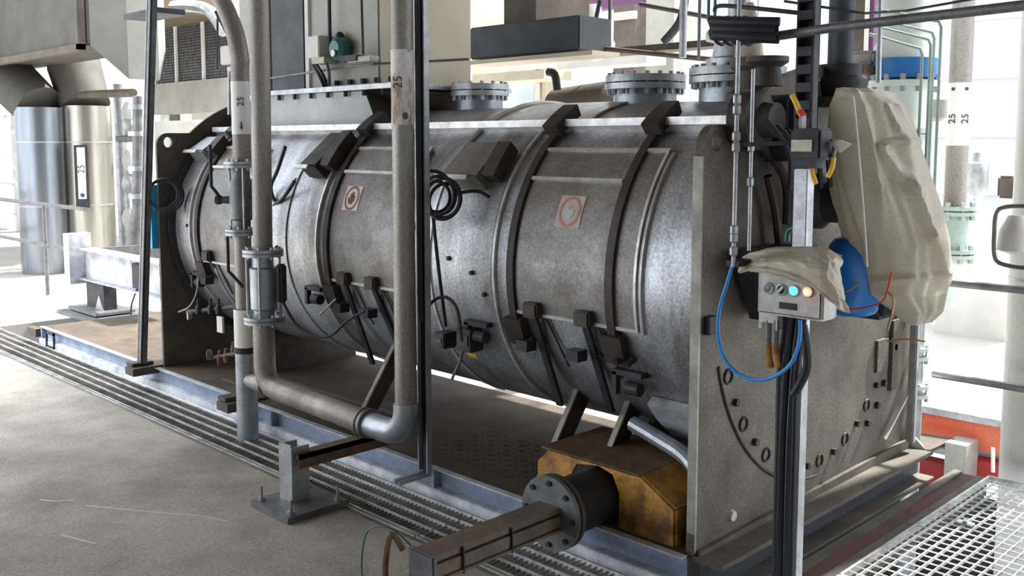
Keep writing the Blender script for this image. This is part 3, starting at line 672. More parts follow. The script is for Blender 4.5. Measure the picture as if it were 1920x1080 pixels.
# left post
t = thing('channel_post', 'tall thin steel strut post standing by the left end plate', 'post', (-4.63, -.12, .165))
top = Vector((-4.15, -.12, 3.5)); bot = Vector((-4.63, -.12, .19))
M().bar(bot, top, .05, .045, up=(0, 1, 0)).build('channel', 'galv_dark', t)
M().bar(bot + Vector((-.028, -.02, 0)), top + Vector((-.028, -.02, 0)), .008, .012, up=(0, 1, 0)).build('lip', 'galv', t)
M().bar(bot + Vector((.026, -.02, 0)), top + Vector((.026, -.02, 0)), .008, .012, up=(0, 1, 0)).build('lip', 'dark_iron', t)
M().bar((bot + Vector((.12, 0, .0)) + (top - bot) * .88), (bot + Vector((.12, 0, 0)) + (top - bot) * 1.0), .09, .05, up=(0, 1, 0)).build('bracket', 'dark_iron', t) if False else None
t = thing('cable_coil', 'coil of dark blue cable hung on the left end plate', 'cable', on(310, 367, 'x', -4.45))
c = on(311, 366, 'x', -4.44)
for k in range(3): M().ring(c + Vector((.02 * k, -.02 * k, .005 * k)), (.8, -.55, .1 * k), .115 - .008 * k, .011, 40, 7).build('loop', 'dark_steel', t, smooth=True)
q = on(290, 466, 'x', -4.57); q2 = on(290, 347, 'x', -4.57); o = M().box((-4.60, -.045, q.z), (-4.567, .06, q2.z)).build('sign_panel', 'sign_blue'); tag(o, 'narrow bright blue panel edge behind the left end plate', 'panel')
t = thing('drain_manifold', 'small drain valve cluster with white handle low on the left of the drum', 'valve', on(385, 590, 'y', -.02))
p = on(370, 582, 'y', 0)
M().tube([on(352, 585, 'y', 0), on(445, 575, 'y', 0)], .016, 10).build('manifold', 'band', t)
for px in (372, 395, 410): c = on(px, 580, 'y', -.02); M().lathe(c + Vector((0, 0, -.03)), (0, 0, 1), [(0, .02), (.05, .02), (.06, .01), (.1, .01)], 10).build('valve_body', 'dark_iron', t)
M().lathe(on(360, 592, 'y', -.02), (-.3, -1, 0), [(0, .02), (.03, .028)], 12).build('cap', 'galv', t)
M().box(on(410, 592, 'y', -.03), on(417, 625, 'y', -.045)).build('tag_handle', 'offwhite', t)
t = thing('drain_cock', 'small rusty drain cocks on a stub beside the pipe, near the deck', 'valve', on(400, 672, 'y', -.1))
M().tube([on(392, 672, 'y', -.12), on(470, 658, 'y', -.15)], .012, 10).build('stub', 'band', t)
M().lathe(on(398, 665, 'y', -.12), (-.6, -.8, 0), [(0, .03), (.03, .035), (.035, .02)], 14).build('handwheel', 'galv_dark', t)
for px, py in ((412, 672), (424, 668), (438, 656)): M().lathe(on(px, py, 'y', -.13) + Vector((0, 0, -.04)), (0, 0, 1), [(0, .015), (.04, .02), (.07, .012), (.09, .012)], 10).build('cock', 'rust', t)
for pts, lab in ((((372, 520), (368, 550), (355, 575), (335, 585)), 'thin wire drooping from the leftmost strap lug'), ((((600, 590), (615, 575), (630, 560))), 'short wire beside the middle strap lug')):
    o = M().tube([on(x, y, 'y', .05) for x, y in pts], .006, 6, smooth=5).build('wire', 'galv'); tag(o, lab, 'wire')
o = M().tube([(-3.1, -.27, .62), (-3.1, -.27, .64)], .07, 20).build('pipe_clamp', 'dark_iron') if False else M().lathe((xa - .02, ya, .52), (0, 0, 1), [(0, .068), (.035, .068)], 24).build('pipe_clamp', 'dark_iron'); tag(o, 'dark clamp ring round the left upright pipe below its white sleeve', 'clamp')

# ================================================================== ARM + YELLOW GUARD
t = thing('drive_outrigger', 'brown steel arm with a big round flange sticking out from the skid corner', 'arm', (-.55, -.6, .2))
ax = Vector((-.53, -.25, .245)); ar = .155
g = M(); g.lathe(ax + Vector((0, .0, 0)), (0, -1, 0), [(0, ar), (.02, ar)], 40); g.build('disc_flange', 'galv_dark', t, smooth=True)
M().lathe(ax + Vector((0, .03, 0)), (0, -1, 0), [(0, ar), (.02, ar)], 40).build('disc_flange', 'brown_steel', t, smooth=True)
M().lathe(ax + Vector((0, .42, 0)), (0, -1, 0), [(0, .12), (.38, .12)], 36).build('drive_tube', 'dark_iron', t, smooth=True)
bolts(t, ax, (0, 1, 0), .128, 8, .012, .03, m='dark_iron')
g = M(); x0, x1 = -.585, -.475; ye = -.93
g.box((x0, ye, .278), (x1, -.27, .286)); g.box((x0, ye, .20), (x0 + .01, -.27, .278)); g.box((x1 - .01, ye, .262), (x1, -.27, .278)); g.build('upper_channel', 'arm_brown', t)
g = M(); g.box((x0 + .01, ye, .205), (x1 + .004, -.27, .252)); g.build('inner_bar', 'arm_brown', t)
M().box((x1 - .03, ye, .19), (x1 + .012, -.27, .20)).build('lower_lip', 'arm_brown', t)
g = M(); g.box((x0 - .01, ye - .025, .165), (x1 + .02, ye, .295)); g.build('end_cap', 'galv_dark', t, bevel=.006)
for yy in (-.55, -.80): M().box((x1 + .001, yy - .003, .185), (x1 + .014, yy + .003, .286)).build('clip', 'dark_iron', t)
g = M(); g.tube([(-.63, -.95, .27), (-.66, -.98, .33), (-.67, -1.0, .22), (-.64, -1.02, .12)], .012, 8, smooth=4); g.build('handle', 'rust', t)
o = M().tube([(-.62, -.92, .28), (-.70, -.95, .33), (-.80, -.98, .30), (-.83, -.99, .15), (-.80, -.98, .03), (-.75, -.97, .006)], .003, 6, smooth=6).build('loose_wire', 'green_cable'); tag(o, 'thin green wire curling off the end of the brown arm', 'wire')
o = M().prism([(-.46, -.86, .004), (-.22, -.62, .004), (-.10, -.72, .004), (-.35, -1.02, .004)], (0, 0, .006)).build('marking_strip', 'yellow_paint'); tag(o, 'patch of yellow painted steel on the grating under the arm', 'strip')
t = thing('drive_guard', 'worn yellow painted sheet steel guard box against the right end plate', 'guard', (-.45, .1, .15))
sec = [(-.85, .15), (-.11, .15), (-.11, .30), (-.30, .39), (-.85, .39)]
arch = [(-.66 + .13 * 0, .15)]
M().prism([(x, .0, z) for x, z in [(-.66, .15), (-.66, .30), (-.62, .37), (-.50, .39), (-.42, .37), (-.385, .30), (-.385, .15), (-.11, .15), (-.11, .30), (-.28, .395), (-.78, .395), (-.85, .33), (-.85, .15)]], (0, .012, 0)).build('front_sheet', 'yellow_paint', t)
M().prism([(x, .012, z) for x, z in ((-.11, .15), (-.11, .30), (-.10, .30), (-.10, .15))], (0, .42, 0)).build('side_sheet', 'yellow_paint', t)
M().prism([(x, .012, z) for x, z in ((-.115, .30), (-.29, .39), (-.28, .4), (-.10, .305))], (0, .42, 0)).build('sloping_sheet', 'yellow_paint', t)
M().box((-.83, .0, .392), (-.28, .43, .402)).build('top_sheet', 'rust', t)

# ================================================================== CONTROL POST
t = thing('control_post', 'square steel post with perforated upper half carrying the control box', 'post', (.43, .05, 0))
px_, py_ = .385, .05
M().box((px_ - .026, py_ - .026, -.03), (px_ + .026, py_ + .026, 1.66)).build('square_tube', 'galv', t, bevel=.003)
g = M(); g.box((px_ - .034, py_ - .02, 1.66), (px_ - .028, py_ + .02, 4.2)); g.box((px_ + .026, py_ - .02, 1.66), (px_ + .034, py_ + .02, 4.2)); g.box((px_ - .034, py_ + .015, 1.66), (px_ + .034, py_ + .02, 4.2))
for k in range(40): g.box((px_ - .028, py_ - .02, 1.68 + k * .0615), (px_ + .028, py_ + .0, 1.712 + k * .0615))
g.build('cable_ladder', 'dark_iron', t)
# terminal head
t = thing('terminal_head', 'black terminal box with cream label on the control post', 'terminal box', (.42, -.02, 1.75))
a, b = on(1480, 300, 'y', -.06), on(1538, 240, 'y', -.06)
M().box((a.x, -.06, a.z), (b.x, .03, b.z)).build('housing', 'dark_iron', t, bevel=.008)
a, b = on(1484, 284, 'y', -.062), on(1523, 262, 'y', -.062)
M().box((a.x, -.066, a.z), (b.x, -.061, b.z)).build('label_plate', 'label_cream', t)
a, b = on(1486, 315, 'y', -.05), on(1530, 298, 'y', -.05)
M().box((a.x, -.05, a.z), (b.x, .02, b.z)).build('gland_row', 'dark_iron', t)
M().box(on(1497, 250, 'y', -.03), on(1512, 216, 'y', .0)).build('top_gland', 'galv_dark', t)
o = M().tube([on(x, y, 'y', -.02) for x, y in ((1485, 178), (1492, 192), (1499, 208))], .010, 8, smooth=4).build('marked_cable', 'yellow_tip'); tag(o, 'yellow sleeved cable slanting into the top of the terminal box', 'cable')
o = M().tube([on(x, y, 'y', -.02) for x, y in ((1499, 208), (1506, 218))], .014, 8).build('cable_boot', 'red_tip'); tag(o, 'short red boot on the yellow sleeved cable', 'cable end')
for pts, lab in ((((1521, 312), (1524, 328), (1530, 345)), 'left yellow banded cable end under the terminal box'), (((1563, 295), (1560, 315), (1552, 332)), 'right yellow banded cable end hanging before the plastic cover')):
    q = [on(x, y, 'y', .0) for x, y in pts]; o = M().tube(q, .009, 8, smooth=4).build('marked_cable', 'yellow_tip'); tag(o, lab, 'cable', 'yellow banded cable ends')
o = M().tube([on(x, y, 'y', .02) for x, y in ((1535, 262), (1552, 264), (1566, 268), (1564, 282), (1561, 296))], .008, 7, smooth=4).build('sensor_lead', 'galv_dark'); tag(o, 'grey lead leaving the right side of the terminal box', 'cable')
pw = [on(x, y, 'y', .0) for x, y in ((1552, 265), (1575, 262), (1595, 270), (1585, 278), (1574, 286), (1565, 278))]
o = M().prism(pw, (0, .01, .0)).build('plastic_scrap', 'plastic_sheet'); tag(o, 'crumpled clear plastic scrap right of the terminal box', 'plastic scrap')
# control box
t = thing('control_box', 'grey push button box with green and red lamps lit', 'control box', (.40, 0, 1.13))
yb0 = -.08
a, b = on(1419, 587, 'y', yb0), on(1546, 503, 'y', yb0)
bx0, bx1, bz0, bz1 = a.x, b.x, a.z, b.z + .012
M().box((bx0, yb0, bz0), (bx1, yb0 + .10, bz1)).build('enclosure', 'box_grey', t, bevel=.006)
M().box((bx0 + .008, yb0 - .006, bz0 + .008), (bx1 - .008, yb0, bz1 - .008)).build('door', 'box_grey', t, bevel=.003)
def but(px, py, kind):
    c = on(px, py, 'y', yb0 - .006)
    M().ring(c + Vector((0, -.004, 0)), (0, -1, 0), .0165, .004, 28, 8).build('bezel', 'galv', t, smooth=True)
    if kind == 'dark': M().lathe(c, (0, -1, 0), [(0, .014), (.006, .014), (.008, .010)], 20).build('push_button', 'galv_dark', t, smooth=True)
    if kind == 'sel':
        k = M().lathe(c, (0, -1, 0), [(0, .015), (.008, .014)], 20).build('selector_switch', 'dark_iron', t, smooth=True)
        M().bar(c + Vector((-.010, -.012, -.010)), c + Vector((.010, -.012, .012)), .008, .006, up=(0, 1, 0)).build('pointer', 'offwhite', k)
    if kind == 'g': M().lathe(c, (0, -1, 0), [(0, .015), (.010, .0145), (.015, .009)], 20).build('lamp_lens', 'lamp_green', t, smooth=True)
    if kind == 'r':
        l = M().lathe(c, (0, -1, 0), [(0, .016), (.010, .0155), (.016, .011)], 20).build('lamp_lens', 'lamp_red', t, smooth=True)
        M().lathe(c + Vector((0, -.0155, 0)), (0, -1, 0), [(0, .010), (.003, .007)], 20).build('glow_core', 'lamp_core', l, smooth=True)
but(1442, 540, 'dark'); but(1466, 543, 'sel'); but(1490, 545, 'g'); but(1516, 547, 'r')
a, b = on(1461, 578, 'y', yb0 - .007), on(1494, 570, 'y', yb0 - .007); M().box((a.x, yb0 - .009, a.z), (b.x, yb0 - .005, b.z)).build('name_strip', 'dark_iron', t)
a, b = on(1425, 612, 'y', yb0 + .03), on(1460, 590, 'y', yb0 + .03)
g = M(); g.box((a.x, yb0 + .02, a.z + .02), (b.x, yb0 + .06, b.z)); g.box((a.x, yb0 + .02, a.z - .005), (a.x + .012, yb0 + .06, a.z + .02)); g.box((b.x - .012, yb0 + .02, a.z - .005), (b.x, yb0 + .06, a.z + .02)); g.build('gland_bracket', 'box_grey', t)
for px in (1441, 1455):
    q = [on(x, y, 'y', yb0 + .03) for x, y in ((px, 600), (px, 625), (px - 1, 645))]; M().tube(q, .011, 10).build('gland', 'galv_dark', t)
    q = [on(x, y, 'y', yb0 + .03) for x, y in ((px - 1, 645), (px, 665), (px + 4, 690))]; M().tube(q, .0125, 10, smooth=3).build('yellow_plug', 'yellow_paint', t)
# plastic hood on box: draped sheet
def drape(name, grid, m, parent=None, thick=.002, amp=.004, sub=3):
    """grid rows of world points -> refined, slightly crumpled double sheet"""
    rows = [spline([Vector(p) for p in r], sub) for r in grid]
    cols = list(zip(*rows)); cols = [spline(list(c), sub) for c in cols]
    nx, ny = len(cols), len(cols[0]); v = []
    for i, c in enumerate(cols):
        for j, p in enumerate(c):
            n = Vector((math.sin(i * 1.7 + j * .9) + random.uniform(-1, 1), math.cos(j * 1.3 - i * .7) + random.uniform(-1, 1), random.uniform(-.6, .6))) * amp
            v.append(p + n)
    f = [(i * ny + j, (i + 1) * ny + j, (i + 1) * ny + j + 1, i * ny + j + 1) for i in range(nx - 1) for j in range(ny - 1)]
    o = M().add(v, f).build(name, m, parent)
    md = o.modifiers.new('thickness', 'SOLIDIFY'); md.thickness = thick
    return o
def Gp(px, py, y): return on(px, py, 'y', y)
grid = [[Gp(1385, 505, .02), Gp(1395, 480, .018), Gp(1440, 466, .018), Gp(1500, 462, .018), Gp(1550, 466, .03), Gp(1578, 478, .05)],
        [Gp(1384, 508, -.02), Gp(1400, 492, -.02), Gp(1440, 478, -.02), Gp(1500, 472, -.02), Gp(1553, 472, -.01), Gp(1580, 490, .02)],
        [Gp(1386, 512, -.07), Gp(1412, 500, -.09), Gp(1450, 489, -.10), Gp(1505, 484, -.10), Gp(1552, 488, -.10), Gp(1578, 512, -.04)],
        [Gp(1400, 508, -.10), Gp(1422, 504, -.112), Gp(1455, 504, -.115), Gp(1500, 510, -.118), Gp(1552, 522, -.118), Gp(1580, 540, -.05)],
        [Gp(1412, 509, -.105), Gp(1430, 509, -.114), Gp(1465, 516, -.117), Gp(1508, 528, -.118), Gp(1556, 552, -.118), Gp(1588, 566, -.06)],
        [Gp(1420, 511, -.106), Gp(1440, 514, -.114), Gp(1482, 523, -.117), Gp(1535, 545, -.118), Gp(1568, 578, -.11), Gp(1593, 586, -.06)]]
o = drape('plastic_hood', grid, 'plastic_sheet', amp=.0035); tag(o, 'dusty plastic sheet draped over the top of the control box', 'plastic cover')
o = M().tube([on(x, y, 'y', .10) for x, y in ((1475, 452), (1478, 433), (1490, 428), (1503, 438), (1510, 455), (1512, 470))], .012, 9, smooth=6).build('green_hose', 'green_cable', smooth=True); tag(o, 'short teal hose arching above the plastic hood', 'hose')
o = M().tube([on(x, y, 'y', -.10) for x, y in ((1373, 498), (1362, 535), (1350, 575), (1346, 620), (1355, 665), (1380, 698), (1415, 712), (1450, 707), (1480, 685), (1495, 655), (1500, 625), (1500, 600))], .0065, 9, smooth=8).build('air_hose', 'blue_hose', smooth=True); tag(o, 'bright blue air hose looping below the control box', 'hose')
# cable bundle down the post
for k, (dx, r, mm) in enumerate(((-.045, .012, 'dark_steel'), (-.022, .014, 'black_rubber'), (.002, .012, 'dark_steel'), (.024, .010, 'black_rubber'), (-.035, .009, 'galv_dark'))):
    yy = -.02 - .012 * (k % 2)
    dx += .012
    pts = [(px_ + dx + .02, yy + .01, bz0 + .0), (px_ + dx + .01 * math.sin(k), yy, .95), (px_ + dx, yy, .7), (px_ + dx, yy, .4), (px_ + dx - .005, yy, .15), (px_ + dx - .05, yy - .06, .04), (px_ + dx - .16, yy - .18, .012)]
    o = M().tube(pts, r, 8, smooth=5).build('power_cable', mm, smooth=True)
    tag(o, 'dark cable running down the control post to the floor', 'cable', 'cables down the control post')
o = M().tube([on(x, y, 'y', -.05) for x, y in ((1505, 610), (1512, 650), (1513, 690), (1500, 720), (1488, 740))], .016, 9, smooth=5).build('cable_loop', 'black_rubber', smooth=True); tag(o, 'thick black cable bulging right below the control box', 'cable')
# thin tubes left of box
for (xt, yt, r, zb_, lab, mm) in ((1375, -.10, .008, 500, 'thin bright instrument tube with couplings left of the control box', 'galv'), (1404, .05, .007, 470, 'second thin tube, darker, right of the coupled instrument tube', 'galv')):
    p0 = on(xt, zb_, 'y', yt); t = thing('instrument_tube', lab, 'tube', p0)
    top = on(xt + (0 if xt == 1375 else 2), -40, 'y', yt)
    if xt == 1404: top = on(1408, 130, 'y', yt)
    M().tube([p0, Vector((p0.x, p0.y, top.z))], r, 10).build('tube', mm, t, smooth=True)
    for zz in ((185, 205, 255, 275, 430, 445, 470) if xt == 1375 else (275, 340)):
        q = on(xt, zz, 'y', yt); M().lathe((p0.x, p0.y, q.z - .02), (0, 0, 1), [(0, r * 1.2), (.006, r * 1.8), (.03, r * 1.8), (.036, r * 1.2)], 8).build('coupling', mm, t)
    q = on(xt, zb_ - 5, 'y', yt); M().box((p0.x - .03, p0.y, q.z - .01), (p0.x + .02, p0.y + .14 if yt < 0 else p0.y + .0, q.z + .01)).build('bracket', 'dark_iron', t) if yt < 0 else None
M_ = M().bar(on(1375, 272, 'y', -.09), on(1490, 268, 'y', -.03), .02, .015).build('tube_bracket', 'dark_iron'); tag(M_, 'short horizontal bar tying the thin tubes to the terminal box', 'bracket')
# black box behind hood left + blue motor + gearbox
t = thing('gear_motor', 'bright blue motor hanging on the end plate under the plastic cover', 'motor', (.2, .95, 1.1))
c = on(1598, 520, 'x', .17)
mc = Vector((.17, c.y, c.z))
M().lathe(mc + Vector((0, 0, -.16)), (0, 0, 1), [(0, .08), (.01, .10), (.03, .112), (.22, .115), (.26, .112), (.30, .098), (.325, .08), (.34, .045)], 36).build('motor_body', 'blue_motor', t, smooth=True)
M().lathe(mc + Vector((-.165, .02, -.05)), (1, 0, 0), [(0, .06), (.16, .05)], 20).build('shaft_housing', 'dark_steel', t, smooth=True)
M().box(mc + Vector((-.10, .08, -.19)), mc + Vector((.10, .42, -.03))).build('terminal_cover', 'dark_steel', t, bevel=.02)
M().lathe(mc + Vector((.02, .28, -.16)), (0, 0, 1), [(0, .10), (.10, .12), (.17, .08)], 24).build('fan_cowl', 'blue_motor', t, smooth=True)
g = M(); g.lathe((0, .82, 1.50), (1, 0, 0), [(0, .12), (.06, .12), (.09, .09), (.16, .09)], 28); g.build('bearing_housing', 'dark_iron', t, smooth=True)
o = M().ring((.16, .96, 1.36), (1, -.2, .2), .09, .018, 30, 8).build('cable_loop', 'black_rubber', smooth=True); tag(o, 'black cable ring above the blue motor inside the torn cover', 'cable')
for pts, mm, lab in ((((1565, 575), (1600, 580), (1650, 568), (1664, 545), (1672, 510)), 'red_tip', 'thin red wire running under the blue motor'), (((1568, 548), (1590, 545), (1612, 530)), 'copper_wire', 'thin yellow wire across the blue motor'), (((1662, 545), (1675, 560), (1672, 590), (1664, 620)), 'copper_wire', 'thin brown wire hanging below the plastic cover'), (((1664, 640), (1700, 636), (1735, 640)), 'copper_wire', 'yellow wire tied across the upright tube at plate edge')):
    o = M().tube([on(x, y, 'y', .75) for x, y in pts], .004, 6, smooth=5).build('wire', mm); tag(o, lab, 'wire')
t = thing('motor_bracket', 'black steel bracket box left of the control box behind it', 'bracket', (.1, .3, 1.1))
M().prism([(.03, .15, 1.34), (.03, .50, 1.34), (.03, .60, 1.1), (.03, .30, 1.05)], (.18, 0, 0)).build('side_web', 'dark_steel', t)
# grey brace shapes on the plate
for pts, lab in ((((1405, 250), (1470, 330), (1475, 420)), 'dark curved bracket arm on the end plate left of the control post'), (((1440, 330), (1455, 400), (1462, 470)), 'second dark rod on the end plate beside the curved arm')):
    o = M().tube([on(x, y, 'x', .06) for x, y in pts], .018, 8, smooth=5).build('plate_rod', 'band'); tag(o, lab, 'rod')
# gearbox cluster behind post top
t = thing('gearbox', 'dark bulky gearbox at the top of the end plate behind the post', 'gearbox', (.12, .55, 1.75))
c = on(1440, 225, 'x', .12)
M().lathe((.01, c.y, c.z), (1, 0, 0), [(0, .12), (.08, .115), (.10, .07), (.15, .065)], 28).build('housing', 'band', t, smooth=True)
M().box((.02, c.y + .1, c.z - .16), (.16, c.y + .32, c.z + .10)).build('side_casting', 'dark_iron', t, bevel=.02)
M().lathe((.1, c.y + .02, c.z + .13), (0, 0, 1), [(0, .06), (.07, .05), (.09, .08), (.11, .08)], 20).build('top_cap', 'band', t, smooth=True)
for k in range(5): M().tube([(.17, c.y - .1 + k * .08, c.z - .02 * k), (.24, c.y - .05 + k * .07, c.z - .12), (.22, c.y + k * .08, c.z - .26)], .01, 7, smooth=4).build('hose', 'black_rubber', t)

# big plastic cover
def cover():
    rows = [(166, 1562, 1618, .03), (171, 1550, 1700, .07), (200, 1545, 1712, .12), (260, 1547, 1722, .15), (330, 1556, 1738, .17), (400, 1580, 1752, .18), (450, 1598, 1762, .18), (500, 1608, 1770, .17), (545, 1618, 1768, .14), (580, 1668, 1760, .09), (604, 1692, 1752, .04)]
    N = 150; v = []; rings = []; xc = .34
    creases = [((1632, 282), (1690, 345), .03, 16), ((1690, 345), (1722, 430), .035, 18), ((1722, 430), (1755, 520), .03, 16), ((1628, 272), (1725, 264), .025, 9), ((1660, 205), (1672, 245), .018, 9), ((1685, 200), (1700, 240), .018, 9), ((1600, 178), (1612, 340), .018, 10), ((1612, 340), (1624, 500), .014, 10), ((1640, 330), (1668, 450), -.02, 16), ((1560, 180), (1700, 176), .02, 9), ((1625, 520), (1762, 500), .02, 10)]
    def seg_d(px, py, a, b):
        ax_, ay_ = a; bx_, by_ = b; dx, dy = bx_ - ax_, by_ - ay_; u = max(0, min(1, ((px - ax_) * dx + (py - ay_) * dy) / (dx * dx + dy * dy)))
        return math.hypot(px - ax_ - u * dx, py - ay_ - u * dy)
    for ri, (py, l, r, d) in enumerate(spl_rows(rows, 12)):
        c = on((l + r) / 2, py, 'x', xc); wr = (r - l) / 2 / FPX * (c - CAM).dot(FW) * 1.414 / 1.07
        hw = math.sqrt(max(.0004, wr * wr - d * d)); ring = []; q = ri / 120.
        for k in range(N):
            t = 2 * PI * k / N; ct, st = math.cos(t), math.sin(t); e = .8
            cx_ = math.copysign(abs(ct) ** e, ct); sy_ = math.copysign(abs(st) ** e, st)
            # long soft folds hanging from the shoulder, plus one sharp diagonal crease
            fold = .016 * math.sin(4 * t + 1 + 2.5 * q) + .010 * abs(math.sin(3.5 * t + 5 * q)) + .005 * math.sin(13 * t - 9 * q)
            s_ = 1 + fold / max(.1, hw)
            fr_ = (1 - math.cos(max(0, min(PI, 1.25 * PI - t)))) / 2; vis = 1 if PI / 4 < t < 1.25 * PI else 0; pxx = l + (r - l) * fr_
            bump_ = vis * min(1, d * 9) * sum(am * max(0, 1 - seg_d(pxx, py, a_, b_) / w_) for a_, b_, am, w_ in creases)
            ring.append(Vector((xc + sy_ * d * s_ + bump_ * .7, c.y + cx_ * hw * (1 + .3 * fold / max(.1, hw)) - bump_ * .7, c.z + .010 * math.sin(3 * t + 8 * q) * min(1, d * 5))))
        rings.append(ring)
    n = len(rings); v = [p for r_ in rings for p in r_]
    f = [(i * N + k, i * N + (k + 1) % N, (i + 1) * N + (k + 1) % N, (i + 1) * N + k) for i in range(n - 1) for k in range(N)]
    f.append(tuple(range(N)))
    return M().add(v, f)
def spl_rows(rows, n):
    out = []
    for a, b in zip(rows, rows[1:]):
        for k in range(n): t = k / n; out.append(tuple(a[i] + (b[i] - a[i]) * t for i in range(4)))
    return out + [rows[-1]]
cv = cover().build('plastic_cover', 'plastic_sheet', smooth=True); tag(cv, 'large dusty plastic sheet hung like a bag over the end drive', 'plastic cover')
plabel(M().tube([on(x, y, 'x', .49) for x, y in ((1600, 180), (1608, 260), (1618, 380), (1626, 500))], .0035, 6, smooth=4).build('welded_seam', 'offwhite', cv), 'bright upright seam line')

# ================================================================== OVERHEAD cable bundle and conduit
t = thing('cable_bundle', 'thick black bundle of cables hanging across the top of the instrument tube', 'cable bundle', on(1400, 55, 'y', -.05))
for k in range(10):
    M().tube([on(1332 + (k * 7) % 12, 38 + k * 3.2, 'y', -.1 + .02 * (k % 4)), on(1400, 40 + k * 3.4, 'y', -.12 + .02 * (k % 4)), on(1462 - (k * 5) % 11, 41 + k * 3.6, 'y', -.08 + .02 * (k % 4))], .016, 8).build('cable', 'black_rubber', t, smooth=True)
for k in range(4): q = on(1350 + k * 17, 58, 'y', -.05); M().ring(q, (1, 0, .1), .048, .007, 20, 6).build('cable_wrap', 'black_rubber', t, smooth=True)
o = M().tube([on(1400, 76, 'y', .0), on(1560, 52, 'y', .0), on(1920, 10, 'y', .0), on(2600, -66, 'y', .0)], .016, 12).build('overhead_conduit', 'galv_dark', smooth=True); tag(o, 'dark overhead pipe crossing the upper right of the view', 'conduit')
o = M().tube([on(1340, 22, 'y', .1), on(1345, 12, 'y', .1), on(1380, 12, 'y', .1), on(1505, 25, 'y', .1)], .008, 8, smooth=4).build('thin_conduit', 'dark_steel'); tag(o, 'thin bent conduit looping above the cable bundle', 'conduit')
for x0, lab in ((1328, 'first'), (1340, 'second')):
    q = on(x0, 40, 'y', .1); o = M().tube([q, q + Vector((0, 0, .8))], .006, 7).build('thin_conduit', 'green_cable'); tag(o, ('left' if lab == 'first' else 'right') + ' of two thin green tubes rising from the cable bundle', 'conduit')
o = M().tube([on(1470, 2, 'y', .8), on(1620, 25, 'y', 1.0), on(1700, 20, 'y', 1.2), on(1900, -15, 'y', 1.5), on(2700, -150, 'y', 2.2)], .006, 7).build('overhead_wire', 'dark_steel'); tag(o, 'thin dark wire above the overhead pipe at upper right', 'wire')
for x0, y0_, z0, lab in ((1573, 0, 130, 'dark upright pipe ending on a collar above the plastic cover'),):
    p = on(1575, 130, 'y', 1.0); t = thing('drive_stack', lab, 'pipe', p)
    M().tube([p, p + Vector((0, 0, 2.0))], .055, 20).build('tube', 'dark_steel', t, smooth=True)
    M().lathe(p + Vector((0, 0, -.12)), (0, 0, 1), [(0, .10), (.05, .12), (.07, .12), (.09, .09), (.14, .09)], 28).build('collar', 'dark_iron', t, smooth=True)
    M().lathe(p + Vector((0, 0, -.17)), (0, 0, 1), [(0, .22), (.03, .2), (.05, .12)], 28).build('shoulder', 'band', t, smooth=True)

# ================================================================== BACKGROUND LEFT
def bx(name, px0, pyt, px1, pyb, y, d, m, label, cat, group=None, bevel=0, ground=False):
    a = on(px0, pyb, 'y', y); b = on(px1, pyb, 'y', y); c = on((px0 + px1) / 2, pyt, 'y', y); d0 = on((px0 + px1) / 2, pyb, 'y', y)
    o = M().box((a.x, y, 0 if ground else d0.z), (b.x, y + d, c.z)).build(name, m, bevel=bevel); return tag(o, label, cat, group)
# big flue cylinders at x ~ -13
def flue(pxc, w, label, y, ztop, lean):
    base = on(pxc, 497, 'y', y); base.z = 0
    t = thing('flue_duct', label, 'duct', base, 'flue cylinders at the far left'); dist = (base - CAM).dot(FW); r = w / 2 / FPX * dist
    M().lathe(base, (0, 0, 1), [(0, r), (ztop, r)], 48).build('cylinder', 'stainless_blue' if pxc < 120 else 'stainless', t, smooth=True)
    for zz in (.9, 1.75): M().lathe(base + Vector((0, 0, zz)), (0, 0, 1), [(0, r + .008), (.02, r + .008)], 48).build('joint_band', 'galv', t, smooth=True)
    top = base + Vector((0, 0, ztop)); a = lean
    pts = [top, top + Vector((a[0], a[1], .57))]
    M().tube(pts, [r, r * 1.1], 40).build('slanted_neck', 'duct', t, smooth=True)
    return t, base, r
f1, b1, r1 = flue(88, 86, 'blue-grey stainless flue cylinder, left one of the pair', 1.75, 2.22, (-.9, -.2))
f2, b2, r2 = flue(174, 86, 'brighter stainless flue cylinder carrying the framed sign', 2.3, 2.25, (-.35, .0))
f2.name = 'flue_duct.001'
X1 = X(160, 70, 1.2)
o = M().box((b1.x - 3.5, 1.2, 2.80), (X1, 2.05, 3.66)).build('rectangular_duct', 'duct', bevel=.02); tag(o, 'large rectangular grey duct above the flue cylinders', 'duct')
fr = M()
for xx in (X1,): fr.box((xx - .06, 1.12, 2.75), (xx, 1.2, 3.7))
fr.box((b1.x - 3.5, 1.12, 2.73), (X1, 1.2, 2.81)); tag(fr.build('angle_surround', 'brown_steel'), 'brown angle frame round the rectangular duct face', 'frame')
X2 = X(240, 100, 1.6)
o = M().add([(X1, 1.25, 2.80), (X2, 1.6, 2.45), (X2, 1.6, 3.66), (X1, 1.25, 3.66), (X1, 2.1, 2.80), (X2, 1.95, 2.45), (X2, 1.95, 3.66), (X1, 2.1, 3.66)], [(0, 1, 2, 3), (4, 7, 6, 5), (0, 4, 5, 1), (3, 2, 6, 7), (1, 5, 6, 2)]).build('duct_transition', 'duct_light'); tag(o, 'bright sloped transition panel right of the rectangular duct', 'duct')
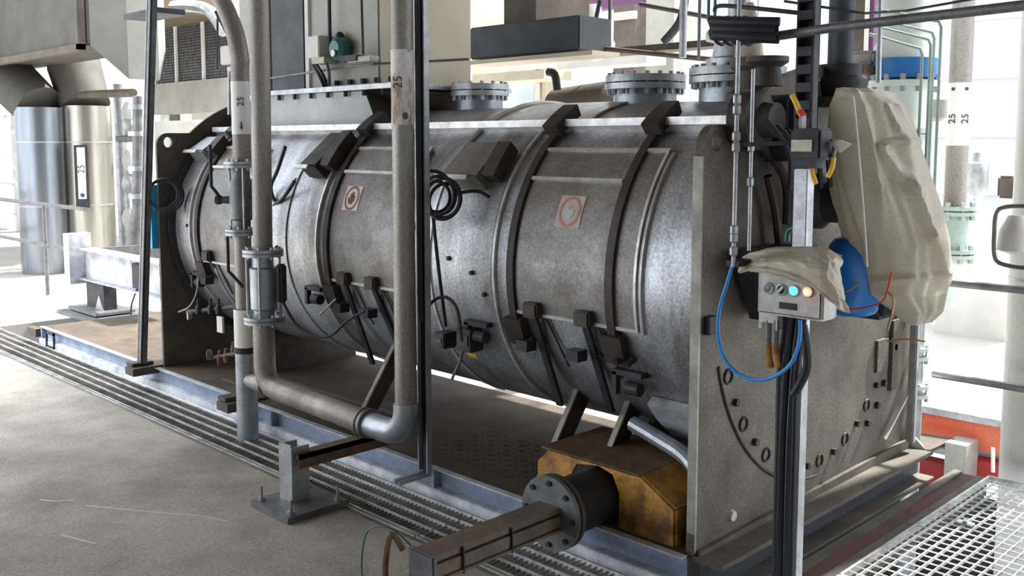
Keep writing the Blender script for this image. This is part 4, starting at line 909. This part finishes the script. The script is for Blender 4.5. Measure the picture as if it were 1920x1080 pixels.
# sign on cylinder 2
fd = (CAM - b2); fd.z = 0; fd.normalize(); sd_ = Vector((0, 0, 1)).cross(fd).normalized()
t = thing('framed_sign', 'tall white strip sign in a dark frame on the bright flue cylinder', 'sign', b2 + fd * (r2 + .03) + Vector((0, 0, 1)))
dd = (b2 - CAM).dot(FW)
def zz_(py): return on(158, py, 'y', b2.y - r2).z
c = b2 + fd * (r2 + .05) - sd_ * (12 / FPX * dd); z1_, z0_ = 1.75 - (272 - 268) / FPX * dd, 1.75 - (385 - 268) / FPX * dd
rot = lambda a, z: c + sd_ * a + Vector((0, 0, z))
w2 = .085
M().prism([rot(-w2, z0_), rot(w2, z0_), rot(w2, z1_), rot(-w2, z1_)], -fd * .05, ).build('frame', 'dark_iron', t)
M().prism([rot(-w2 + .035, z0_ + .12), rot(w2 - .035, z0_ + .12), rot(w2 - .035, z1_ - .03), rot(-w2 + .035, z1_ - .03)], fd * .012).build('face', 'white_paint', t)
put_text('25', .12, rot(0, (z0_ + z1_) / 2 + .1) + fd * .014, (0, 0, 1), -sd_).build('stencil', 'ink', t)
M().lathe(rot(0, z0_ + .17) + fd * .012, fd, [(0, .028), (.008, .028)], 16).build('stencil_dot', 'ink', t)
# trolley/frame at left
t = thing('support_frame', 'white galvanised beam frame on a short dark leg beyond the skid', 'frame', (-7.9, .95, 0))
M().box((-8.15, .88, .36), (-6.3, .90, .66)).build('front_web', 'skid_white', t)
M().box((-8.15, .80, .655), (-6.3, .98, .67)).build('top_flange', 'galv', t)
M().box((-8.15, .80, .35), (-6.3, .98, .365)).build('bottom_flange', 'galv', t)
M().box((-8.3, .72, .30), (-8.16, .95, .82)).build('end_post', 'skid_white', t)
M().box((-8.08, .85, .07), (-7.65, .98, .36)).build('leg', 'dark_iron', t)
M().box((-8.2, .70, .05), (-7.5, 1.1, .075)).build('leg_plate', 'galv_dark', t)
M().box((-8.3, .62, .0), (-7.35, 1.2, .035)).build('floor_plate', 'galv_dark', t)
g = M(); g.box((-8.15, 1.75, .5), (-6.3, 1.79, .66)); g.box((-8.15, .95, .5), (-8.1, 1.79, .66)); g.build('rear_rail', 'galv_dark', t)
M().prism([(-7.85, .84, .075), (-7.65, .84, .075), (-7.75, .84, .22)], (0, .012, 0)).build('gusset', 'galv', t)
M().box((-6.95, .84, .38), (-6.75, .88, .62)).build('limit_switch', 'dark_iron', t)
M().tube([(-6.85, .84, .38), (-6.95, .82, .2), (-6.88, .80, .03), (-6.7, .80, .12)], .008, 6, smooth=5).build('switch_lead', 'black_rubber', t)
# left hand rails
def hrail(x0, x1, y, zs, posts, m, label, r=.022):
    t = thing('guard_rail', label, 'railing', ((x0 + x1) / 2, y, 0))
    for z in zs: M().tube([(x0, y, z), (x1, y, z)], r, 10).build('rail', m, t, smooth=True)
    for x in posts: M().tube([(x, y, 0), (x, y, max(zs))], r * 1.05, 10).build('post', m, t, smooth=True)
    return t
hrail(-12.6, -8.4, 1.0, (1.05, .58), (-11.8, -9.6), 'galv_dark', 'double guard rail in front of the flue cylinders')
# far-left clutter
hrail(-24, -15.5, 2.6, (1.05, .55), (-23, -20.5, -18), 'offwhite', 'white guard rail far behind the flue cylinders, at the left edge')
for k, (px, w_, z1, mm, lab) in enumerate(((10, 20, 215, 'offwhite', 'white upright column at the extreme left edge'), (38, 12, 175, 'galv', 'slim grey upright pipe left of the flue cylinders'))):
    bx('far_column', px - w_ / 2, z1, px + w_ / 2, 470, 3.6, .3, mm, lab, 'column')
bx('far_tank', -15, 235, 22, 330, 4.2, 1.2, 'yellow_paint', 'yellow and brown machine part at the far left edge', 'machine', bevel=.08)
t = thing('valve_tree', 'far grey standpipe with round valves between flue and end plate', 'valve', on(235, 480, 'y', 3.0))
p = on(236, 470, 'y', 3.0)
M().tube([Vector((p.x, 3.0, 0)), Vector((p.x, 3.0, 2.6))], .09, 16).build('standpipe', 'galv', t, smooth=True)
for py in (210, 235, 300, 345, 410): q = on(238, py, 'y', 2.9); M().lathe(q + Vector((0, .1, 0)), (0, -1, 0), [(0, .13), (.05, .15), (.1, .15), (.14, .08)], 18).build('valve_body', 'galv' if py % 2 else 'offwhite', t, smooth=True)
M().tube([on(222, 260, 'y', 2.9), on(262, 260, 'y', 2.9)], .05, 12).build('branch', 'galv_dark', t)
t = thing('standpipe', 'slender dark tapering stand just left of the thin channel post', 'pipe', on(252, 478, 'y', 1.6))
M().tube([on(250, 478, 'y', 1.6), on(258, 390, 'y', 1.6), on(258, 180, 'y', 1.6)], [.10, .06, .05], 14).build('tube', 'galv_dark', t, smooth=True)
for py in (205, 255, 320, 372): M().lathe(on(258, py, 'y', 1.6), (0, 0, 1), [(0, .1), (.05, .1)], 18).build('flange', 'galv', t, smooth=True)
o = M().tube([on(150, 177, 'y', 2.1), on(178, 176, 'y', 1.95), on(250, 174, 'y', 1.9)], .05, 12).build('cross_pipe', 'brown_steel', smooth=True); tag(o, 'short rusty crosspipe below the duct transition', 'pipe')
# louvre/mesh panel
ym = 5.0
t = thing('mesh_screen', 'dark wire mesh screen in white frames behind the left pipes', 'screen', on(370, 155, 'y', ym))
A, B = on(290, 155, 'y', ym), on(435, 50, 'y', ym); zt_, zb__ = on(320, 48, 'y', ym).z, on(360, 152, 'y', ym).z
M().box((A.x, ym + .05, zb__), (B.x, ym + .08, zt_)).build('backing', 'mesh_dark', t)
g = M()
for k in range(46): x = A.x + (B.x - A.x) * k / 45; g.box((x - .008, ym + .02, zb__), (x + .008, ym + .04, zt_))
for k in range(22): z = zb__ + (zt_ - zb__) * k / 21; g.box((A.x, ym + .02, z - .007), (B.x, ym + .04, z + .007))
g.build('wire_mesh', 'galv_dark', t)
for px in (300, 425): xx = on(px, 100, 'y', ym).x; M().box((xx - .04, ym - .02, 0), (xx + .04, ym + .06, zb__)).build('leg', 'offwhite', t)
for px in (330, 381): xx = on(px, 100, 'y', ym).x; M().box((xx - .03, ym - .02, zb__), (xx + .03, ym + .02, zt_)).build('mullion', 'white_paint', t)
M().box((A.x, ym - .02, zt_), (B.x, ym + .02, zt_ + .08)).build('head_bar', 'white_paint', t)
M().box((A.x, ym - .05, zb__ - .55), (B.x, ym + .1, zb__)).build('sill_panel', 'casing', t)
bx('desk_cabinet', 292, 226, 372, 300, 3.5, .5, 'offwhite', 'long off-white cabinet seen above the left end plate shoulder', 'cabinet', ground=True)
bx('label_plate', 341, 234, 362, 247, 3.47, .03, 'sticker_white', 'small cream label on the off-white cabinet', 'label')
for k, (a, b, m_, lab) in enumerate(((300, 312, 'offwhite', 'white locker left of the narrow brown one'), (318, 332, 'brown_steel', 'narrow brown locker between white ones'), (338, 352, 'offwhite', 'white locker right of the narrow brown one'), (360, 405, 'casing', 'wide grey switch cabinet below the mesh screen'))):
    bx('far_cabinet', a, 178, b, 228, 5.5, .4, m_, lab, 'cabinet', ground=True)
t = thing('disconnect_box', 'small white electrical box fixed beside the left upright pipe', 'electrical box', on(425, 120, 'y', .1))
a, b = on(413, 122, 'y', .0), on(433, 84, 'y', .0); M().box((a.x, 0, a.z), (b.x, .06, b.z)).build('enclosure', 'offwhite', t, bevel=.006)
a, b = on(425, 134, 'y', .0), on(437, 124, 'y', .0); M().box((a.x, 0, a.z), (b.x, .05, b.z)).build('gland_box', 'offwhite', t, bevel=.004)
M().tube([on(430, 134, 'y', .03), on(430, 215, 'y', .03)], .012, 8).build('cable', 'galv', t)
o = M().tube([on(405, 22, 'y', .0), on(435, 80, 'y', .0)], .012, 8).build('slant_cable', 'black_rubber'); tag(o, 'black cable slanting beside the bend of the left upright pipe', 'cable')
q = on(408, 30, 'y', 1.0); o = M().tube([Vector((q.x, q.y, 4.32)), q, on(407, 130, 'y', 1.0)], .01, 8).build('thin_rod', 'dark_iron'); tag(o, 'thin dark rod hanging before the mesh screen', 'rod')
# stepped overhead beam top-left
bx('overhead_beam', 232, 20, 295, 30, .7, .25, 'dark_steel', 'short dark overhead beam left of the thin post', 'beam')
t = thing('cable_tray', 'pale curved cable tray under the left ceiling', 'tray', on(370, 20, 'y', 2.6))
M().tube([on(325, 12, 'y', 2.6), on(365, 12, 'y', 2.6), on(395, 22, 'y', 2.6), on(420, 60, 'y', 2.6)], .07, 8, smooth=4).build('tray', 'galv', t, smooth=True)

# ================================================================== BACKGROUND CENTRE
bx('plenum_duct', 880, 40, 1085, 103, 2.1, .35, 'dark_steel', 'dark blue-grey box duct above the middle of the drum', 'duct', bevel=.01)
bx('plenum_neck', 945, -60, 1005, 42, 2.2, .6, 'brown_steel', 'brown neck duct rising from the dark box duct', 'duct')
bx('support_beam', 876, 104, 1110, 112, 2.05, .3, 'casing_cream', 'cream flange beam directly under the dark box duct', 'beam')
bx('support_beam', 940, 112, 1212, 128, 4.2, .3, 'offwhite', 'long pale beam with bolt holes behind the nozzles', 'beam')
bx('support_beam', 1000, 88, 1340, 100, 3.0, .2, 'brown_steel', 'brown beam running right from the dark box duct', 'beam')
bx('platform_leg', 1003, 130, 1012, 190, 4.2, .15, 'offwhite', 'white short leg under the pale bolted beam, left', 'column')
bx('platform_leg', 1016, 130, 1022, 190, 4.2, .15, 'casing_cream', 'slim cream leg beside the white short leg', 'column')
bx('tread_stair', 885, 135, 1020, 152, 3.8, .4, 'casing_cream', 'pinkish sloped stringer behind the small nozzle', 'beam')
bx('wall_cabinet', 950, 125, 1000, 196, 6.0, .4, 'hopper', 'pale green grey cabinet far behind the small nozzle', 'cabinet')
bx('window_strip', 885, 5, 943, 20, 7.0, .1, 'white_paint', 'bright horizontal window strip above the dark box duct', 'window')
bx('window_strip', 885, 26, 943, 50, 7.0, .1, 'casing_cream', 'cream panel strip below the bright window strip', 'panel', ground=True)
bx('tall_cabinet', 1210, -30, 1262, 140, 5.0, .5, 'casing', 'tall grey-green cabinet behind the middle nozzle', 'cabinet')
bx('red_machine', 1150, 10, 1190, 60, 6.5, .6, 'brown_steel', 'maroon machine block up behind the white hoses', 'machine', ground=True)
bx('window_strip', 1150, 22, 1190, 36, 6.45, .05, 'white_paint', 'white band across the maroon machine block', 'panel')
bx('pink_panel', 1100, -20, 1330, 6, 7.0, .2, 'magenta', 'purple-pink strip at the top edge behind the pipes', 'panel')
o = M().tube([on(1100, 15, 'y', 3.2), on(1108, 60, 'y', 3.2), on(1130, 95, 'y', 3.2)], .12, 20, smooth=4).build('white_hose', 'white_paint', smooth=True); tag(o, 'fat white flexible hose dropping right of the dark box duct', 'hose')
o = M().tube([on(1125, 0, 'y', 3.0), on(1116, 50, 'y', 3.0), on(1122, 88, 'y', 3.0)], .018, 8, smooth=5).build('black_lead', 'black_rubber'); tag(o, 'thin black lead in front of the fat white hose', 'cable')
o = M().tube([on(1285, -10, 'y', 2.5), on(1275, 40, 'y', 2.5), on(1245, 78, 'y', 2.5)], .03, 10, smooth=5).build('black_lead', 'dark_steel'); tag(o, 'dark curved hose left of the shiny upright pipe', 'hose')
for k, (px, w_, pt, pb, y, m_, lab) in enumerate(((1143, 7, -10, 88, 2.6, 'galv_dark', 'slim grey upright tube right of the fat white hose'), (1280, 14, -10, 108, 2.2, 'galv', 'shiny upright pipe between middle and largest nozzles'), (1400, 12, -10, 125, 3.0, 'galv', 'pale upright pipe behind the black cable bundle'), (1310, 6, -10, 110, 1.6, 'galv_dark', 'thin rod behind the black cable bundle at its left end'), (1422, 5, 5, 30, 3.2, 'white_paint', 'short white rod above the black cable bundle'))):
    a, b = on(px, pb, 'y', y), on(px, pt, 'y', y); dist = (a - CAM).dot(FW)
    o = M().tube([a, Vector((a.x, a.y, b.z + .3))], w_ / 2 / FPX * dist, 14).build('upright_pipe', m_, smooth=True); tag(o, lab, 'pipe')
o = M().tube([on(1200, 8, 'y', 2.4), on(1400, 45, 'y', 2.4)], .016, 8).build('brace_rod', 'brown_steel'); tag(o, 'upper brown tie rod sloping down to the cable bundle', 'rod')
o = M().tube([on(1070, 85, 'y', 2.4), on(1200, 98, 'y', 2.4), on(1400, 118, 'y', 2.4)], .018, 8).build('brace_rod', 'brown_steel'); tag(o, 'lower brown tie rod just above the nozzles', 'rod')
t = thing('pump_hood', 'brownish domed hood behind the drum between the nozzles', 'hood', on(1110, 180, 'y', 2.4))
c = on(1105, 178, 'y', 2.4); M().lathe(c + Vector((-.35, 0, -.1)), (1, 0, 0), [(0, .02), (.04, .16), (.6, .20), (.7, .02)], 28).build('dome', 'brown_steel', t, smooth=True); M().box((c.x - .1, c.y - .05, 0), (c.x + .1, c.y + .15, c.z - .12)).build('pedestal', 'galv_dark', t)
o = M().tube([on(1028, 135, 'y', 2.2), on(1040, 140, 'y', 2.2), on(1045, 168, 'y', 2.2)], .03, 10, smooth=4).build('black_elbow', 'black_rubber', smooth=True); tag(o, 'black hose elbow behind the bright drum top', 'hose')

# ================================================================== BACKGROUND RIGHT
# blue ringed vessel
t = thing('ringed_vessel', 'white flanged vessel with a bright blue collar ring above the plastic cover', 'vessel', on(1687, 170, 'y', 2.6))
c = on(1690, 150, 'y', 2.6); dist = (c - CAM).dot(FW); r = 62 / FPX * dist
zt_ = on(1690, 112, 'y', 2.6).z; zb__ = on(1690, 148, 'y', 2.6).z
M().lathe((c.x, c.y, zb__), (0, 0, 1), [(0, r), (zt_ - zb__, r * 1.02)], 48).build('collar_ring', 'blue_ring', t, smooth=True)
fl = M().lathe((c.x, c.y, zb__ - .05), (0, 0, 1), [(0, r * 1.08), (.035, r * 1.08)], 48).build('flange', 'vessel_white', t, smooth=True)
bolts(fl, (c.x, c.y, zb__ - .03), (0, 0, 1), r * 1.0, 14, .016, .05)
M().lathe((c.x, c.y, .0), (0, 0, 1), [(0, r * .8), (zb__ - .05, r * .8)], 40).build('shell', 'vessel_white', t, smooth=True)
M().lathe((c.x, c.y, zt_ - .01), (0, 0, 1), [(0, r * .95), (.14, r * .7), (.9, r * .68)], 40).build('dome', 'vessel_white', t, smooth=True)
for zz in (250, 262, 300, 345): z = on(1730, zz, 'y', 2.6).z; M().lathe((c.x, c.y, z), (0, 0, 1), [(0, r * .98), (.03, r * .98)], 40).build('flange', 'vessel_white', t, smooth=True)
o = M().lathe(on(1759, 204, 'y', 2.5) + Vector((0, 0, -.07)), (0, 0, 1), [(0, .03), (.02, .055), (.12, .055), (.14, .03)], 20).build('white_bulb', 'white_paint', smooth=True); tag(o, 'white rounded lamp housing left of the marked column', 'lamp')
for k, (px, pt, lab) in enumerate(((1716, 92, 'leftmost'), (1731, 75, 'second'), (1737, 62, 'third'), (1749, 42, 'rightmost'))):
    y = 1.9 + .06 * k; b = on(px, 420, 'y', y); tp = on(px, pt, 'y', y); ex = on(1630 + k * 4, pt - 28 + k, 'y', y)
    o = M().tube([Vector((b.x, y, b.z)), Vector((b.x, y, tp.z - .03)), Vector((b.x - .012, y, tp.z)), Vector((b.x - .05, y, tp.z + .012)), ex], .008, 8).build('bent_tube', 'pipe_green', smooth=True)
    tag(o, {0: 'leftmost of four thin green tubes bending before the vessel', 1: 'second from left of four thin green tubes before the vessel', 2: 'third from left of four thin green tubes before the vessel', 3: 'rightmost of four thin green tubes before the vessel'}[k], 'tube', 'thin green tubes before the vessel')
o = M().tube([on(1650, -20, 'y', 1.6), on(1647, 155, 'y', 1.6)], .013, 10).build('upright_tube', 'galv', smooth=True); tag(o, 'thin upright rod in front of the blue collar ring', 'tube')
for k, (px, w_, m_, lab) in enumerate(((1588, 8, 'white_paint', 'first white upright strip behind the dark drive pipe'), (1622, 10, 'white_paint', 'white upright strip left of the blue collar ring'), (1605, 22, 'brown_steel', 'brown upright column between two white strips'), (1630, 8, 'magenta', 'thin purple column left of the thin upright rod'))):
    bx('far_column', px - w_ / 2, -30, px + w_ / 2, 150, 4.6, .1, m_, lab, 'column')
bx('valve_block', 1585, 95, 1635, 122, 2.4, .3, 'casing', 'grey valve block left of the blue collar ring', 'valve', bevel=.02)
bx('valve_block', 1590, 122, 1620, 140, 2.3, .2, 'rust', 'brown lower block under the grey valve block', 'valve')
# marked column pipe and its flange spool
yy = 3.6
p = on(1790, 392, 'y', yy); dist = (p - CAM).dot(FW); r = 20 / FPX * dist
t = thing('marked_pipe', 'tall grey pipe with white marked band, right of the vessel', 'pipe', p)
M().tube([p, Vector((p.x, p.y, 5))], r, 28).build('tube', 'pipe', t, smooth=True)
z1_, z0_ = on(1790, 156, 'y', yy).z, on(1790, 273, 'y', yy).z
M().tube([(p.x, p.y, z0_), (p.x, p.y, z1_)], r * 1.03, 28).build('white_band', 'white_paint', t, smooth=True)
fd = (CAM - p); fd.z = 0; fd.normalize(); sd_ = Vector((0, 0, 1)).cross(fd).normalized()
zc_ = on(1790, 223, 'y', yy).z; zd = on(1790, 168, 'y', yy).z
for s in (-1, 1):
    nn = (fd + sd_ * s * .62).normalized(); tt = Vector((0, 0, 1)).cross(nn).normalized()
    put_text('25', r * .95, Vector((p.x, p.y, zc_)) + nn * r * 1.05, (0, 0, 1), -tt).build('stencil', 'ink', t)
    M().lathe(Vector((p.x, p.y, zd)) + nn * r * 1.02, nn, [(0, r * .16), (.008, r * .16)], 12).build('stencil_dot', 'ink', t)
sp = thing('flanged_spool', 'pale green flanged pipe spool under the marked pipe', 'pipe', on(1790, 560, 'y', yy))
z_a, z_b, z_c = on(1790, 395, 'y', yy).z, on(1790, 475, 'y', yy).z, on(1790, 575, 'y', yy).z
M().lathe((p.x, p.y, z_b), (0, 0, 1), [(0, r * 1.25), (z_a - z_b, r * 1.25)], 30).build('spool_body', 'pipe_green', sp, smooth=True)
M().lathe((p.x, p.y, z_c), (0, 0, 1), [(0, r * .5), (.15, r * 1.2), (z_b - z_c, r * 1.25)], 30).build('lower_body', 'vessel_white', sp, smooth=True)
for z in (z_a, z_b):
    fl = M().lathe((p.x, p.y, z - .03), (0, 0, 1), [(0, r * 1.95), (.025, r * 1.95), (.026, r * 1.4), (.034, r * 1.4), (.035, r * 1.95), (.06, r * 1.95)], 36).build('flange', 'pipe_green', sp, smooth=True)
    bolts(fl, (p.x, p.y, z), (0, 0, 1), r * 1.65, 8, .018, .06)
# handrail on y=2.25
t = hrail(.0, 2.4, 2.25, (1.0, .49), (), 'galv', 'double round guard rail along the grating edge at right', .021)
t.location.x += 0
# pale green flanged pipes behind plate edge
t = thing('flange_stack', 'stack of pale flanged joints just beyond the end plate edge', 'pipe', on(1715, 745, 'y', 2.1))
for zz in (655, 672, 725, 742):
    q = on(1712, zz, 'y', 2.1); M().lathe(q, (0, 0, 1), [(0, .085), (.02, .085)], 28).build('flange', 'vessel_white', t, smooth=True)
    if zz in (672, 742): bolts(t, q + Vector((0, 0, .03)), (0, 0, 1), .07, 8, .01, .05)
q = on(1712, 760, 'y', 2.1); M().tube([Vector((q.x, q.y, -1.46)), q + Vector((0, 0, .5))], .045, 16).build('tube', 'galv', t, smooth=True)
t = thing('edge_tube', 'upright galvanised tube in front of the end plate right edge', 'tube', (.06, 1.86, .17))
M().box((.03, 1.85, .2), (.07, 1.89, .98)).build('tube', 'galv', t, bevel=.006)
M().box((-.0, 1.84, .85), (.03, 1.9, .9)).build('clip', 'dark_iron', t)
# near right column
t = thing('building_column', 'thick cream coated column at the right edge behind the grating', 'column', (.5, 2.6, -1.5))
xk = X(1950, 800, 2.6)
M().lathe((xk, 2.6, -1.5), (0, 0, 1), [(0, .19), (6, .19)], 48).build('shaft', 'white_paint', t, smooth=True)
M().lathe((xk, 2.6, 1.02), (0, 0, 1), [(0, .193), (.01, .193)], 48).build('joint', 'galv', t, smooth=True)
t = thing('sack_cover', 'white rounded cover with a dark cable loop on the cream column', 'cover', on(1905, 440, 'y', 2.3))
q = on(1905, 440, 'y', 2.3)
M().lathe(q + Vector((0, 0, -.10)), (0, 0, 1), [(0, .03), (.02, .09), (.12, .08), (.2, .04)], 24).build('cover', 'white_paint', t, smooth=True)
M().tube([on(x, y, 'y', 2.2) for x, y in ((1925, 386), (1885, 388), (1868, 400), (1864, 440), (1864, 475), (1872, 492), (1900, 500), (1930, 503))], .011, 8, smooth=5).build('cable_loop', 'galv_dark', t, smooth=True)
# orange beam edge and lower structures
o = M().box((-2.2, 3.36, -.22), (3, 3.39, -.03)).build('edge_beam', 'orange_paint'); tag(o, 'bright orange-red steel beam edging the white floor at right', 'beam')
o = M().box((-2.2, 3.30, -.03), (3, 3.40, .015)).build('kick_plate', 'galv'); tag(o, 'grey steel kick strip on top of the orange-red beam', 'strip')
bx('low_post', 1768, 832, 1808, 925, 3.1, .2, 'casing', 'short pale post below the orange-red beam', 'post')
bx('low_beam', 1690, 862, 1770, 905, 3.3, .12, 'red_paint', 'dark red low beam left of the short pale post', 'beam')
bx('low_beam', 1822, 868, 1885, 905, 3.3, .12, 'red_paint', 'dark red low beam right of the short pale post', 'beam')
bx('low_rail', 1700, 848, 1900, 860, 4.0, .1, 'offwhite', 'white low rail seen behind the short pale post', 'rail')
o = M().prism([on(1712, 815, 'y', 3.2), on(1790, 828, 'y', 3.2), on(1716, 862, 'y', 2.9)], (0, 0, .02)).build('corner_web', 'brown_steel'); tag(o, 'dark brown triangular web under the orange-red beam', 'plate')
o = M().tube([on(1862, 840, 'y', 3.1), on(1862, 885, 'y', 3.1)], .012, 8).build('eye_rod', 'white_paint'); tag(o, 'thin white rod with ring head beside the cream column', 'rod')
for i, px in enumerate(range(0)): pass
o = M().box((.155, -.02, -.06), (.20, 2.2, .0)).build('edge_angle', 'plate'); tag(o, 'grey floor angle along the foot of the end plate', 'angle')
o = M().box((.20, -.02, -.10), (.275, 2.2, -.012)).build('red_runner', 'faded_red'); tag(o, 'faded red steel runner between end plate foot and grating', 'beam')
o = M().box((.276, -.4, -.10), (.325, 2.2, -.005)).build('edge_angle', 'plate'); tag(o, 'dark support angle under the left edge of the bright grating', 'angle')
# far platform items behind railings (right)
hrail(-2.2, 4, 6.9, (1.02, .5, .08), (-1.9, .2, 1.9), 'white_paint', 'white guard rail across the bright floor behind', .03)
bx('far_post', 1866, 490, 1888, 600, 6.5, .2, 'hopper', 'pale far post with red foot behind the guard rail', 'post', ground=True)
bx('post_foot', 1868, 590, 1884, 597, 6.4, .1, 'orange_paint', 'small orange-red foot on the pale far post', 'foot')
bx('work_table', 1760, 402, 1900, 425, 6.0, .8, 'offwhite', 'long pale bench behind the flanged spool', 'bench', ground=True)
bx('work_table', 1775, 440, 1880, 455, 6.6, .5, 'casing', 'lower grey shelf below the long pale bench', 'bench')
q = on(1829, 392, 'y', 6.3); q.z = on(1830, 402, 'y', 6.0).z; o = M().lathe(q, (0, 0, 1), [(0, .05), (.12, .06), (.2, .1), (.45, .1), (.47, .06), (.55, .04)], 24).build('steel_bottle', 'galv', smooth=True); tag(o, 'small shiny cylinder standing on the pale bench', 'canister')
bx('small_motor', 1868, 330, 1900, 372, 6.0, .25, 'brown_steel', 'small brown machine block on the pale bench by the column', 'machine', bevel=.02)
bx('low_machine', 1765, 580, 1870, 597, 8.5, .6, 'casing', 'low grey machine base lying on the bright floor far right', 'machine')
